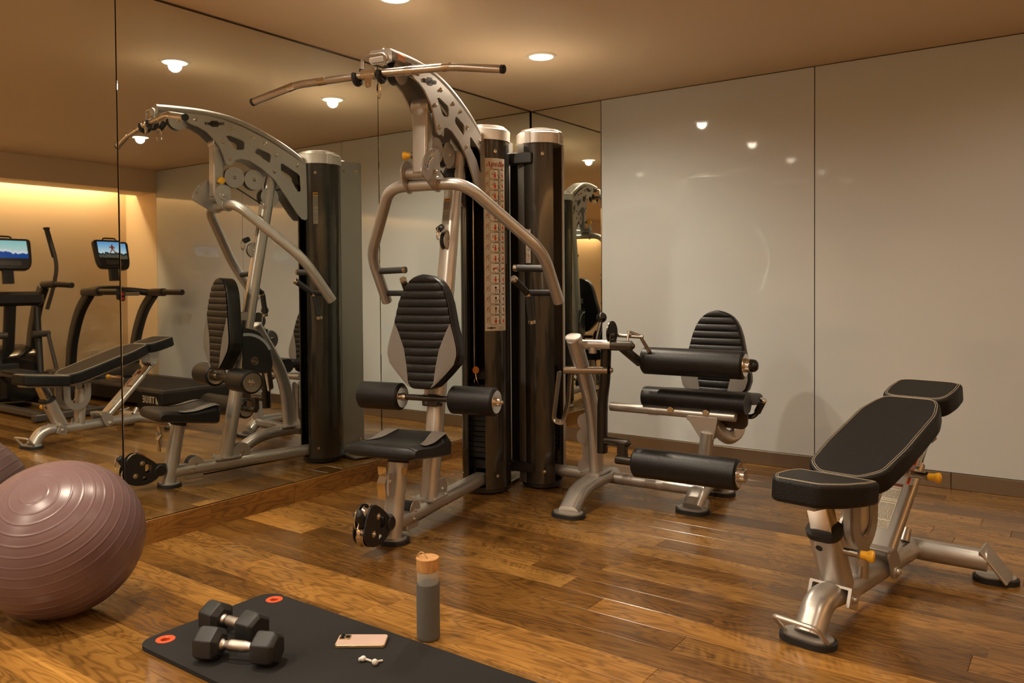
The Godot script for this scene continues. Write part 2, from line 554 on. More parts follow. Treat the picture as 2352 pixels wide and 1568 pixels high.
func stroke(im: Image, a: Vector2, b: Vector2, w: float, c: Color):
	var n := int(a.distance_to(b)) + 1
	for i in n + 1:
		var q := a.lerp(b, float(i) / n)
		im.fill_rect(Rect2i(int(q.x - w / 2), int(q.y - w / 2), max(1, int(w)), max(1, int(w))), c)
func figure(im: Image, x: float, y: float, s: float, pose: int, r: RandomNumberGenerator):
	var skin := Color(0.52, 0.32, 0.19); var shirt := Color(0.80, 0.20, 0.06); var dk := Color(0.08, 0.07, 0.06)
	if pose == 0 or pose == 1:      # torso, arms raised or forward
		stroke(im, Vector2(x, y + s * 0.25), Vector2(x - s * (0.9 if pose == 0 else 0.5), y + s * (0.15 if pose == 0 else 0.6)), s * 0.16, skin)
		blob(im, x, y + s * 0.55, s * 0.34, s * 0.62, shirt)
		blob(im, x - s * 0.03, y - s * 0.22, s * 0.19, s * 0.24, skin)
		blob(im, x, y - s * 0.34, s * 0.18, s * 0.13, dk)
	elif pose == 2:                 # bent over
		blob(im, x - s * 0.1, y + s * 0.2, s * 0.62, s * 0.27, shirt)
		blob(im, x + s * 0.55, y - s * 0.15, s * 0.17, s * 0.2, dk)
		stroke(im, Vector2(x + s * 0.4, y + s * 0.3), Vector2(x + s * 0.8, y + s * 1.0), s * 0.14, skin)
		blob(im, x - s * 0.6, y + s * 0.45, s * 0.22, s * 0.3, dk)
		stroke(im, Vector2(x - s * 0.6, y + s * 0.6), Vector2(x - s * 0.5, y + s * 1.1), s * 0.18, skin)
	else:                           # legs only
		blob(im, x, y - s * 0.25, s * 0.33, s * 0.35, dk)
		stroke(im, Vector2(x - s * 0.1, y), Vector2(x - s * 0.15, y + s * 1.0), s * 0.2, skin)
		stroke(im, Vector2(x + s * 0.1, y), Vector2(x + s * (0.45 if r.randf() < 0.5 else 0.1), y + s * 0.95), s * 0.2, skin)
		stroke(im, Vector2(x - s * 0.25, y + s * 1.02), Vector2(x + s * 0.1, y + s * 1.02), s * 0.14, Color(0.6, 0.55, 0.5))
func sticker_mat(rows: int, head: bool) -> StandardMaterial3D:
	var W := 256; var y0 := 128 if head else 10; var rh := 116
	var H := y0 + rows * rh + (56 if head else 30)
	var im := Image.create(W, H, false, Image.FORMAT_RGB8)
	var paper := Color(0.80, 0.77, 0.71); var line := Color(0.20, 0.18, 0.15); var dk := Color(0.10, 0.09, 0.08)
	im.fill(paper)
	var r := RandomNumberGenerator.new(); r.seed = 42
	if head:
		im.fill_rect(Rect2i(60, 88, 150, 3), Color(0.45, 0.2, 0.15))
		im.fill_rect(Rect2i(66, 112, 40, 6), Color(0.75, 0.2, 0.12)); im.fill_rect(Rect2i(205, 112, 20, 6), Color(0.75, 0.2, 0.12))
	var poses := [0, 0, 0, 1, 1, 1, 0, 0, 1, 2, 1, 3, 3, 3, 1]
	for k in rows:
		var y := y0 + k * rh
		for bx in [[62, 118], [188, 62]]:
			im.fill_rect(Rect2i(bx[0], y, bx[1], rh - 16), line)
			im.fill_rect(Rect2i(bx[0] + 3, y + 3, bx[1] - 6, rh - 22), Color(0.88, 0.86, 0.81))
		im.fill_rect(Rect2i(110, y - 8, 60, 6), dk); im.fill_rect(Rect2i(200, y - 8, 34, 6), dk)
		var po: int = poses[k % 15]
		stroke(im, Vector2(166, y + 4), Vector2(166, y + rh - 22), 8, dk)
		stroke(im, Vector2(158, y + 60), Vector2(174, y + 85), 8, Color(0.25, 0.24, 0.22))
		if po == 0:
			stroke(im, Vector2(120, y + 8), Vector2(88, y + 50), 3, dk); stroke(im, Vector2(226, y + 8), Vector2(204, y + 46), 3, dk)
		figure(im, 124, y + 46, 38, po, r); figure(im, 222, y + 50, 30, po, r)
		figure(im, 32, y + 30, 16, 1, r); stroke(im, Vector2(28, y + 42), Vector2(22, y + 78), 5, Color(0.52, 0.32, 0.19))
		stroke(im, Vector2(46, y + 14), Vector2(46, y + 80), 4, dk)
	if head:
		for i in 30:
			var hw := 15 - absi(i - 15)
			im.fill_rect(Rect2i(70 - hw * 2, H - 48 + i, hw * 4, 1), Color(0.25, 0.22, 0.18))
		im.fill_rect(Rect2i(22, H - 38, 96, 12), Color(0.12, 0.11, 0.10))
		for i in 8: im.fill_rect(Rect2i(150, H - 48 + i * 5, 84 - (i % 3) * 14, 2), Color(0.45, 0.42, 0.37))
	im.generate_mipmaps()
	var m := mat(Color.WHITE, 0.35)
	m.albedo_texture = ImageTexture.create_from_image(im)
	return m
func screen_mat(kind: int) -> StandardMaterial3D:
	var W := 256; var H := 160
	var im := Image.create(W, H, false, Image.FORMAT_RGB8)
	var n := FastNoiseLite.new(); n.seed = 3 + kind; n.frequency = 0.02
	for x in W:
		var hill := H * (0.62 if kind == 0 else 0.72) + n.get_noise_1d(x) * 26.0 - (x * 0.08 if kind == 1 else -x * 0.06)
		for y in H:
			var c := Color(0.42, 0.68, 0.93).lerp(Color(0.78, 0.90, 0.96), y / 90.0) if kind == 0 else Color(0.62, 0.85, 0.86).lerp(Color(0.86, 0.93, 0.90), y / 110.0)
			if y > hill - 22.0 and kind == 1: c = Color(0.93, 0.95, 0.97)
			if y > hill: c = Color(0.10, 0.17, 0.22) if kind == 0 else Color(0.10, 0.30, 0.62)
			if kind == 0 and y > hill + 18.0 + n.get_noise_2d(x * 3.0, 9.0) * 12.0:
				c = Color(0.55, 0.52, 0.42).lerp(Color(0.12, 0.12, 0.10), clampf(0.5 + n.get_noise_2d(x * 5.0, y * 5.0) * 1.6, 0, 1))
			im.set_pixel(x, y, c)
	# a runner
	var cx := 128.0 if kind == 0 else 200.0
	var top := Color(0.55, 0.12, 0.10) if kind == 0 else Color(0.05, 0.09, 0.13)
	var limb := Color(0.62, 0.40, 0.28) if kind == 0 else Color(0.05, 0.09, 0.13)
	blob(im, cx, 34, 7, 8, Color(0.15, 0.10, 0.08) if kind == 0 else top)
	blob(im, cx, 58, 12, 20, top)
	stroke(im, Vector2(cx - 8, 48), Vector2(cx - 24, 58), 6, top); stroke(im, Vector2(cx - 24, 58), Vector2(cx - 16, 68), 5, limb)
	stroke(im, Vector2(cx + 8, 48), Vector2(cx + 22, 62), 6, top); stroke(im, Vector2(cx + 22, 62), Vector2(cx + 24, 46), 5, limb)
	stroke(im, Vector2(cx - 4, 76), Vector2(cx - 20, 104), 9, limb); stroke(im, Vector2(cx - 20, 104), Vector2(cx - 10, 120), 7, limb)
	stroke(im, Vector2(cx + 4, 76), Vector2(cx + 14, 98), 9, limb); stroke(im, Vector2(cx + 14, 98), Vector2(cx + 28, 116), 7, limb)
	var m := mat(Color(0.02, 0.02, 0.02), 0.2)
	m.emission_enabled = true
	m.emission_texture = ImageTexture.create_from_image(im); m.emission = Color.WHITE; m.emission_operator = BaseMaterial3D.EMISSION_OP_MULTIPLY
	m.emission_energy_multiplier = 0.75
	return m

# ---------------------------------------------------------------- the room
func slab(parent: Node, called: String, lo: Vector3, hi: Vector3, m: Material, ch := 0.0005, label := "") -> MeshInstance3D:
	var b := MB.new()
	b.box((lo + hi) / 2, hi - lo, ch)
	return part(parent, called, b, m, label, 20.0)
func plank_mesh(x0: float, x1: float, z0: float, z1: float, y: float, th: float, u0: float, v0: float, flip: bool) -> ArrayMesh:
	var c := 0.0012
	var v := PackedVector3Array(); var n := PackedVector3Array(); var uv := PackedVector2Array()
	var P := [V(x0 + c, y, z0 + c), V(x1 - c, y, z0 + c), V(x1 - c, y, z1 - c), V(x0 + c, y, z1 - c), V(x0, y - c, z0), V(x1, y - c, z0), V(x1, y - c, z1), V(x0, y - c, z1), V(x0, y - th, z0), V(x1, y - th, z0), V(x1, y - th, z1), V(x0, y - th, z1)]
	var Q := [[0, 1, 2, 3, V(0, 1, 0)], [4, 5, 1, 0, V(0, 0.7, -0.7)], [5, 6, 2, 1, V(0.7, 0.7, 0)], [6, 7, 3, 2, V(0, 0.7, 0.7)], [7, 4, 0, 3, V(-0.7, 0.7, 0)], [8, 9, 5, 4, V(0, 0, -1)], [9, 10, 6, 5, V(1, 0, 0)], [10, 11, 7, 6, V(0, 0, 1)], [11, 8, 4, 7, V(-1, 0, 0)]]
	for q in Q:
		for k in [0, 1, 2, 0, 2, 3]:
			var pt: Vector3 = P[q[k]]
			v.append(pt); n.append(q[4])
			var a := (pt.x - x0) / 1.7
			var bb := (pt.z - z0) / 0.48
			uv.append(Vector2(u0 + (-a if flip else a), v0 + bb))
	var a := []; a.resize(Mesh.ARRAY_MAX)
	a[Mesh.ARRAY_VERTEX] = v; a[Mesh.ARRAY_NORMAL] = n; a[Mesh.ARRAY_TEX_UV] = uv
	var m := ArrayMesh.new(); m.add_surface_from_arrays(Mesh.PRIMITIVE_TRIANGLES, a)
	return m
func build_room():
	var o: Node3D
	# floor: every plank that shows is a piece of its own; those behind the camera are one piece
	o = setting("floor", "glossy walnut plank floor")
	slab(o, "subfloor", V(XM - 0.1, -0.12, ZB - 0.1), V(XN + 0.1, -0.012, ZF + 0.1), M.subfloor)
	var r := RandomNumberGenerator.new(); r.seed = 2024
	var w := 0.12
	var known := {-1.955 - w: [-2.69, -0.99], -2.795: [-1.514], -3.275: [-1.283, -2.75], -1.595: [-2.766], -2.195: [-1.85], -2.915: [-0.78]}
	var rest := []
	var row := 0
	var z := -1.955 + w * 2
	while z > ZB: z -= w
	var count := 0
	while z < ZF:
		var z0 := maxf(z, ZB); var z1 := minf(z + w, ZF)
		var cuts := []
		for k in known:
			if absf(k - z) < 0.03: cuts = known[k].duplicate()
		var xs := [XM]
		if cuts.size():
			for c in cuts: xs.append(c)
			xs.sort()
		else:
			xs.append(XM + r.randf_range(0.35, 1.9))
		while XN - xs[xs.size() - 1] > 2.0: xs.append(xs[xs.size() - 1] + r.randf_range(1.1, 2.0))
		xs.append(XN)
		for i in xs.size() - 1:
			var u := r.randf(); var vb := float(r.randi_range(0, 3)) * 0.25; var fl := r.randf() < 0.5
			var mi := r.randi_range(0, 8)
			if mi % 3 == 2 and r.randf() < 0.4: mi -= 2
			if absf(z + 2.075) < 0.03 and i == 1: mi = 2
			var m := plank_mesh(xs[i] + 0.0003, xs[i + 1] - 0.0003, z0 + 0.0003, z1 - 0.0003, 0.0, 0.014, u, vb, fl)
			if z < 0.6 and count < 298:
				msh(o, "plank", m, M.floor_wood[mi]); count += 1
			else: rest.append([m, mi])
		z += w
	var st := SurfaceTool.new()
	st.begin(Mesh.PRIMITIVE_TRIANGLES)
	for q in rest: st.append_from(q[0], 0, Transform3D.IDENTITY)
	if rest.size():
		var so := msh(o, "far_planks", st.commit(), M.floor_wood[0]); so.set_meta("kind", "stuff")
	# ceiling
	o = setting("ceiling", "plain beige painted ceiling")
	slab(o, "ceiling_board", V(XM - 0.1, YC, ZB - 0.1), V(XN + 0.1, YC + 0.12, ZF + 0.1), M.ceiling)
	# left wall: mirror panels on a wooden base
	o = setting("wall_left", "wall of tall frameless mirror panels")
	slab(o, "backing", V(XM - 0.12, 0, ZB - 0.1), V(XM - 0.012, YC, ZF + 0.1), M.joint)
	var seams := [ZB + 0.006, -3.242, -1.746, -0.25, 1.246, 2.742, 4.238, ZF]
	for i in seams.size() - 1:
		var b := MB.new()
		var L: float = seams[i + 1] - seams[i] - 0.005
		b.box(V(-0.005, 0, 0), V(0.010, YC - 0.008 - 0.104, L), 0.0012)
		var mp := part(o, "mirror_panel", b, M.mirror, "", 20.0)
		mp.position = V(XM, (YC - 0.006 + 0.104) / 2, (seams[i] + seams[i + 1]) / 2)
		if i == 2: mp.rotation = V(0, 0.0, -0.0014)
	var bl := setting("baseboard_left", "dark wooden plinth under the mirror")
	var bs := [ZB, -4.05, -2.62, -1.30, 0.2, 1.8, 3.4, 5.0, ZF]
	for i in bs.size() - 1:
		var me := plinth(bs[i] + 0.0006, bs[i + 1] - 0.0006, r.randf(), float(r.randi_range(0, 3)) * 0.25)
		msh(bl, "plinth_board", me, M.base_wood)
	slab(self, "trim_1", V(XM - 0.006, YC - 0.006, ZB), V(XM + 0.006, YC, ZF), M.mirror_edge).set_meta("kind", "structure")
	# back wall: narrow mirror strip, then white glass panels
	o = setting("wall_back", "wall of white back-painted glass panels")
	slab(o, "backing", V(XM - 0.1, 0, ZB - 0.12), V(XN + 0.1, YC, ZB - 0.012), M.joint)
	slab(o, "mirror_panel", V(XM + 0.008, 0.086, ZB - 0.010), V(-2.680, YC - 0.006, ZB), M.mirror, 0.0012)
	var xs := [-2.678, -1.283, 0.113, 1.605]
	for i in 3: slab(o, "glass_panel", V(xs[i] + 0.0025, 0.086, ZB - 0.010), V(xs[i + 1] - 0.0025, YC - 0.005, ZB), M.white_glass, 0.0012)
	slab(o, "painted_panel", V(1.606, 0.0, ZB - 0.012), V(XN, YC, ZB), M.wall_paint)
	o = setting("baseboard_back", "low brushed metal skirting along the glass wall")
	var ks := [-2.68, -0.585, 1.60]
	slab(o, "skirting", V(XM + 0.01, 0.0, ZB - 0.008), V(-2.68, 0.084, ZB + 0.004), M.base_steel, 0.001)
	for i in 2: slab(o, "skirting", V(ks[i] + 0.001, 0.0, ZB - 0.008), V(ks[i + 1] - 0.001, 0.084, ZB + 0.008), M.base_steel, 0.002)
	# right wall of the niche, soffit with cove
	slab(self, "wall_right", V(XN, 0, ZB - 0.1), V(XN + 0.12, YC, ZF + 0.1), M.wall_paint).set_meta("kind", "structure")
	slab(self, "trim_2", V(1.605, 2.09, ZB), V(2.0, YC, ZF), M.soffit, 0.002).set_meta("kind", "structure")
	slab(self, "wall_front", V(XM - 0.1, 0, ZF), V(XN + 0.1, YC, ZF + 0.12), M.wall_paint).set_meta("kind", "structure")
func plinth(z0: float, z1: float, u0: float, v0: float) -> ArrayMesh:
	var x0 := XM - 0.012; var x1 := XM + 0.006; var h := 0.102; var c := 0.0015
	var v := PackedVector3Array(); var n := PackedVector3Array(); var uv := PackedVector2Array()
	for q in [[V(x1, 0, z0), V(x1, 0, z1), V(x1, h - c, z1), V(x1, h - c, z0), V(1, 0, 0)], [V(x1, h - c, z0), V(x1, h - c, z1), V(x1 - c, h, z1), V(x1 - c, h, z0), V(0.7, 0.7, 0)], [V(x1 - c, h, z0), V(x1 - c, h, z1), V(x0, h, z1), V(x0, h, z0), V(0, 1, 0)], [V(x0, 0, z0), V(x1, 0, z0), V(x1, h, z0), V(x0, h, z0), V(0, 0, -1)], [V(x0, 0, z1), V(x1, 0, z1), V(x1, h, z1), V(x0, h, z1), V(0, 0, 1)], [V(x0, 0, z0), V(x0, 0, z1), V(x0, h, z1), V(x0, h, z0), V(-1, 0, 0)]]:
		for k in [0, 1, 2, 0, 2, 3]:
			var pt: Vector3 = q[k]
			v.append(pt); n.append(q[4]); uv.append(Vector2(u0 + (pt.z - z0) / 1.7, v0 + (pt.y + x1 - pt.x) / 0.48))
	var a := []; a.resize(Mesh.ARRAY_MAX)
	a[Mesh.ARRAY_VERTEX] = v; a[Mesh.ARRAY_NORMAL] = n; a[Mesh.ARRAY_TEX_UV] = uv
	var m := ArrayMesh.new(); m.add_surface_from_arrays(Mesh.PRIMITIVE_TRIANGLES, a)
	return m
# ---------------------------------------------------------------- weight machine
func foot_plate(parent: Node, c: Vector3, w: float, d: float, T := Transform3D.IDENTITY, turn := 0.0):
	var F := T * Transform3D(Basis(Vector3.UP, turn) * Basis(Vector3.RIGHT, -PI / 2), c)
	var b := MB.new()
	b.plate(MB.oval(w, d, 28), [], 0.018, F * Transform3D(Basis.IDENTITY, V(0, 0, 0.009)))
	part(parent, "rubber_foot", b, M.rubber)
	b = MB.new()
	b.plate(MB.oval(w - 0.02, d - 0.02, 28), [], 0.006, F * Transform3D(Basis.IDENTITY, V(0, 0, 0.021)))
	part(parent, "foot_plate", b, M.silver)
# ribbed cushion: front towards +z, v up from 0 to h; hw(v) half width, cw(v) half width of the ribbed middle
func ribbed_back(parent: Node, T: Transform3D, h: float, ribs: int, th := 0.07, lo_only := 0.0):
	var prof := [[0.0, 0.045], [0.02, 0.075], [0.06, 0.098], [0.14, 0.14], [0.22, 0.178], [0.30, 0.19], [0.36, 0.188], [0.44, 0.178], [0.55, 0.160], [0.65, 0.148], [0.75, 0.136], [0.84, 0.119], [0.90, 0.101], [0.945, 0.080], [0.975, 0.056], [0.992, 0.032], [1.0, 0.012]]
	var mid := [[0.0, 0.045], [0.05, 0.066], [0.2, 0.076], [0.35, 0.092], [0.5, 0.125], [0.60, 0.152], [0.62, 0.2], [1.0, 0.2]]
	var look := func(tab: Array, v: float) -> float:
		for i in tab.size() - 1:
			if v <= tab[i + 1][0]: return lerpf(tab[i][1], tab[i + 1][1], (v - tab[i][0]) / (tab[i + 1][0] - tab[i][0]))
		return tab[tab.size() - 1][1]
	var front := []; var rows := 8 * ribs
	for i in rows + 1:
		var v := float(i) / rows
		var w: float = look.call(prof, v)
		var c := minf(look.call(mid, v), w)
		var rb := absf(sin(PI * ribs * v))
		front.append([v * h, w, c, rb])
	var body := MB.new(T); var black := MB.new(T); var lft := MB.new(T); var rgt := MB.new(T)
	# shell: sides and back
	var R := []
	for q in front:
		var ring := PackedVector3Array()
		var w: float = q[1]
		for e in [[-w + 0.012, -th], [-w + 0.002, -th + 0.012], [-w, -0.02], [-w + 0.004, -0.006], [-w + 0.010, -0.001], [0.0, -0.008], [w - 0.010, -0.001], [w - 0.004, -0.006], [w, -0.02], [w - 0.002, -th + 0.012], [w - 0.012, -th], [0.0, -th]]:
			ring.append(V(e[0] if absf(e[0]) < w else signf(e[0]) * w, q[0], e[1]))
		R.append(ring)
	body.solid(R)
	var A := []; var B := []; var C := []
	for q in front:
		var w: float = maxf(q[1] - 0.010, 0.002)
		var c: float = minf(q[2], w)
		var edge: float = 0.004
		var ring := PackedVector3Array()
		for k in 9:
			var u := -1.0 + k / 4.0
			ring.append(V(u * c, q[0], (0.0035 + 0.0065 * pow(q[3], 0.42)) * (1.0 - 0.35 * pow(absf(u), 6.0))))
		A.append(ring)
		if w - c > 0.002:
			var l := PackedVector3Array(); var r := PackedVector3Array()
			for k in 5:
				var u := k / 4.0
				var z := 0.001 + 0.009 * pow(sin(PI * clampf(0.12 + u * 0.76, 0, 1)), 0.5)
				l.append(V(-lerpf(w, c, u), q[0], z)); r.append(V(lerpf(c, w, u), q[0], z))
			B.append(l); C.append(r)
	black.grid(A, false); lft.grid(B, false); rgt.grid(C, false)
	var o := part(parent, "backrest", body, M.leather)
	part(o, "ribbed_panel", black, M.leather, "black ribbed middle panel", 60.0)
	part(o, "side_panel", lft, M.grey_leather, "grey side panel")
	part(o, "side_panel", rgt, M.grey_leather, "grey side panel")
func roller(parent: Node, a: Vector3, b: Vector3, r: float, T := Transform3D.IDENTITY, dome := false):
	var d := (b - a).normalized()
	var m := MB.new(T)
	m.cyl(a, b, r, r, 36, 0.008)
	var o := part(parent, "foam_roller", m, M.leather, "", 30.0)
	for e in [[a, -d], [b, d]]:
		m = MB.new(T)
		m.cyl(e[0], e[0] + e[1] * 0.004, r * 0.80, r * 0.80, 32, 0.001)
		m.cyl(e[0], e[0] + e[1] * 0.022, r * 0.30, r * 0.26, 20, 0.002)
		m.cyl(e[0], e[0] + e[1] * 0.034, r * 0.13, r * 0.13, 12, 0.002)
		part(o, "end_cap", m, M.chrome, "polished end cap")
func pulley(parent: Node, c: Vector3, r: float, half := 0.014, T := Transform3D.IDENTITY, ax := Vector3.RIGHT):
	var m := MB.new(T)
	for s in [-1, 1]: m.cyl(c + ax * s * half, c + ax * s * (half + 0.004), r, r, 28, 0.001)
	var o := part(parent, "pulley_guard", m, M.silver)
	m = MB.new(T)
	m.cyl(c - ax * half * 0.8, c + ax * half * 0.8, r * 0.88, r * 0.88, 24)
	part(o, "pulley_wheel", m, M.rubber)
	m = MB.new(T)
	for s in [-1, 1]: bolt(m, c + ax * s * (half + 0.004), ax * s, 0.007)
	part(o, "bolt", m, M.chrome)
func yellow_knob(parent: Node, a: Vector3, d: Vector3, T := Transform3D.IDENTITY, stem := 0.03):
	var m := MB.new(T)
	m.cyl(a, a + d * stem, 0.012, 0.012, 16, 0.001)
	m.cyl(a + d * (stem - 0.004), a + d * (stem + 0.004), 0.015, 0.015, 6)
	var o := part(parent, "pop_pin", m, M.steel)
	m = MB.new(T * facing(d, a + d * stem) * Transform3D(Basis(Vector3.RIGHT, PI / 2), Vector3.ZERO))
	m.lathe([Vector2(0.0001, 0.0), Vector2(0.0125, 0.0), Vector2(0.0125, 0.012), Vector2(0.013, 0.022), Vector2(0.0175, 0.03), Vector2(0.0195, 0.036), Vector2(0.0185, 0.042), Vector2(0.012, 0.0455), Vector2(0.0001, 0.0465)], 24)
	part(o, "yellow_knob", m, M.yellow, "yellow plastic pull knob")
func curved_print(parent: Node, called: String, r: float, a0: float, a1: float, y0: float, y1: float, m: Material, T: Transform3D, n := 14) -> MeshInstance3D:
	var v := PackedVector3Array(); var nn := PackedVector3Array(); var uv := PackedVector2Array()
	for i in n:
		for q in [[0, 0], [1, 1], [1, 0], [0, 0], [0, 1], [1, 1]]:
			var u: float = (i + q[0]) / float(n)
			var an: float = lerpf(a0, a1, u)
			v.append(T * V(sin(an) * r, lerpf(y0, y1, q[1]), cos(an) * r))
			nn.append((T.basis * V(sin(an), 0, cos(an))).normalized()); uv.append(Vector2(u, 1.0 - q[1]))
	var a := []; a.resize(Mesh.ARRAY_MAX)
	a[Mesh.ARRAY_VERTEX] = v; a[Mesh.ARRAY_NORMAL] = nn; a[Mesh.ARRAY_TEX_UV] = uv
	var me := ArrayMesh.new(); me.add_surface_from_arrays(Mesh.PRIMITIVE_TRIANGLES, a)
	return msh(parent, called, me, m)
func bent_text(parent: Node, called: String, s: String, size: float, r: float, ang: float, y: float, m: Material, T: Transform3D, font := "Droid Serif", shear := 0.25):
	var f := SystemFont.new()
	f.font_names = PackedStringArray([font]); f.font_weight = 700
	var tm := TextMesh.new()
	tm.font = f; tm.text = s; tm.font_size = 64; tm.pixel_size = size / 64.0; tm.depth = 0.0008
	var b := MB.new()
	for si in tm.get_surface_count():
		var a := tm.surface_get_arrays(si)
		var vs: PackedVector3Array = a[Mesh.ARRAY_VERTEX]
		var ix = a[Mesh.ARRAY_INDEX]
		var cnt: int = ix.size() if ix != null and ix.size() else vs.size()
		for i in cnt:
			var q: Vector3 = vs[ix[i]] if ix != null and ix.size() else vs[i]
			var an: float = ang + (q.x + q.y * shear) / r
			b.p.append(T * V(sin(an) * (r + q.z), y + q.y, cos(an) * (r + q.z)))
	part(parent, called, b, m, "", 20.0)
func tower(parent: Node, T: Transform3D, r: float, gap: float, rear_flat: bool):
	var y0 := 0.035; var y1 := 1.842
	for s in [1, -1]:
		if rear_flat and s == 1: continue
		var b := MB.new(T)
		var a0 := gap; var a1 := PI - 0.18
		if rear_flat: a1 = PI - 0.25
		var R := []
		for y in [y0, y0 + 0.002, y1 - 0.002, y1]:
			var ring := PackedVector3Array()
			var n := 26
			for j in n + 1:
				var an: float = lerpf(a0, a1, float(j) / n) * s
				ring.append(V(sin(an) * r, y, cos(an) * r))
			for j in n + 1:
				var an: float = lerpf(a1, a0, float(j) / n) * s
				ring.append(V(sin(an) * (r - 0.006), y, cos(an) * (r - 0.006)))
			R.append(ring)
		var st := b.p.size()
		b.grid(R)
		for e in [R[0], R[3]]:
			for j in 26: b.quad(e[j], e[j + 1], e[52 - j], e[53 - j])
		b.fix(st)
		var o := part(parent, "tower_shroud", b, M.shroud, "dark glossy curved shroud")
		b = MB.new(T)
		for yy in [0.10, 1.78]:
			var an: float = (gap + 0.5) * s
			bolt(b, V(sin(an) * r, yy, cos(an) * r), V(sin(an), 0, cos(an)), 0.006)
		part(o, "bolt", b, M.chrome)
	if rear_flat:
		var b := MB.new(T)
		# folded rear cover: outline in (x, z)
		var o2 := []
		for q in [[-0.118, 0.03], [-0.118, -0.075], [-0.075, -0.118], [0.0, -0.122]]: o2.append([q[0], q[1]])
		var out := [[-0.03, 0.118], [-0.075, 0.105], [-0.108, 0.06], [-0.118, -0.02], [-0.10, -0.085], [-0.05, -0.122], [0.05, -0.122], [0.10, -0.085], [0.106, -0.06]]
		var ring2 := []
		for q in out: ring2.append(Vector2(q[0], q[1]))
		for i in range(out.size() - 1, -1, -1): ring2.append(Vector2(out[i][0], out[i][1]) * 0.95)
		# in this tower the opening looks along +z of T, so x of the outline is across it
		var R := []
		for y in [y0, y1]:
			var ring := PackedVector3Array()
			for q in ring2: ring.append(V(-q.y, y, q.x))
			R.append(ring)
		var st := b.p.size()
		b.grid(R)
		for e in R:
			for j in out.size() - 1: b.quad(e[j], e[j + 1], e[out.size() * 2 - 2 - j], e[out.size() * 2 - 1 - j])
		part(parent, "rear_cover", b, M.silver_dark, "grey folded rear cover")
	# cap
	var b := MB.new(T)
	var rc := r + 0.006
	b.lathe([Vector2(0.0001, y1 - 0.004), Vector2(rc, y1 - 0.004), Vector2(rc, y1 - 0.002), Vector2(rc + 0.001, 1.892), Vector2(rc - 0.004, 1.897), Vector2(rc - 0.012, 1.899), Vector2(rc - 0.014, 1.907), Vector2(rc - 0.024, 1.910), Vector2(rc - 0.026, 1.917), Vector2(rc - 0.040, 1.920), Vector2(0.0001, 1.923)], 44)
	var cap := part(parent, "tower_cap", b, M.cap, "satin silver plastic tower cap", 25.0)
	b = MB.new(T)
	for e in [V(0, 0, 1), V(0, 0, -1), V(-1, 0, 0)]:
		var TT := facing(e, e * (rc - 0.004) + V(0, 1.868, 0))
		var k := b.t
		b.t = k * TT
		b.box(V(0, 0, 0), V(0.036, 0.066, 0.014), 0.003)
		b.t = k
		b.t = k * facing(e, V(0, 1.914, 0) + e * (rc * 0.5 - 0.002)) * Transform3D(Basis(Vector3.RIGHT, 0.22), Vector3.ZERO)
		b.box(V(0, 0, 0), V(0.036, 0.012, rc), 0.003)
		b.t = k
	part(cap, "cap_rib", b, M.cap)
	b = MB.new(T)
	b.lathe([Vector2(0.0001, 0.012), Vector2(r - 0.012, 0.012), Vector2(r - 0.012, 0.04), Vector2(0.0001, 0.04)], 32)
	part(parent, "tower_base", b, M.black)
	# weight stack and guide rods
	for k in 14:
		b = MB.new(T)
		b.box(V(0, 0.20 + k * 0.0275, 0.012), V(r * 1.36, 0.0245, r * 0.9), 0.002)
		part(parent, "weight_plate", b, M.plate_black)
	b = MB.new(T)
	b.box(V(0, 0.62, 0.01), V(r * 1.3, 0.05, r * 0.85), 0.004)
	b.box(V(0, 0.15, 0.0), V(r * 1.3, 0.05, r * 0.9), 0.004)
	part(parent, "stack_head", b, M.black)
	for s in [-1, 1]:
		b = MB.new(T)
		b.cyl(V(s * r * 0.5, 0.04, 0.01), V(s * r * 0.5, 1.84, 0.01), 0.0085, 0.0085, 12)
		part(parent, "guide_rod", b, M.chrome)
	b = MB.new(T)
	b.cyl(V(0, 0.645, 0.01), V(0, 1.84, 0.01), 0.003, 0.003, 8)
	part(parent, "cable", b, M.rubber)

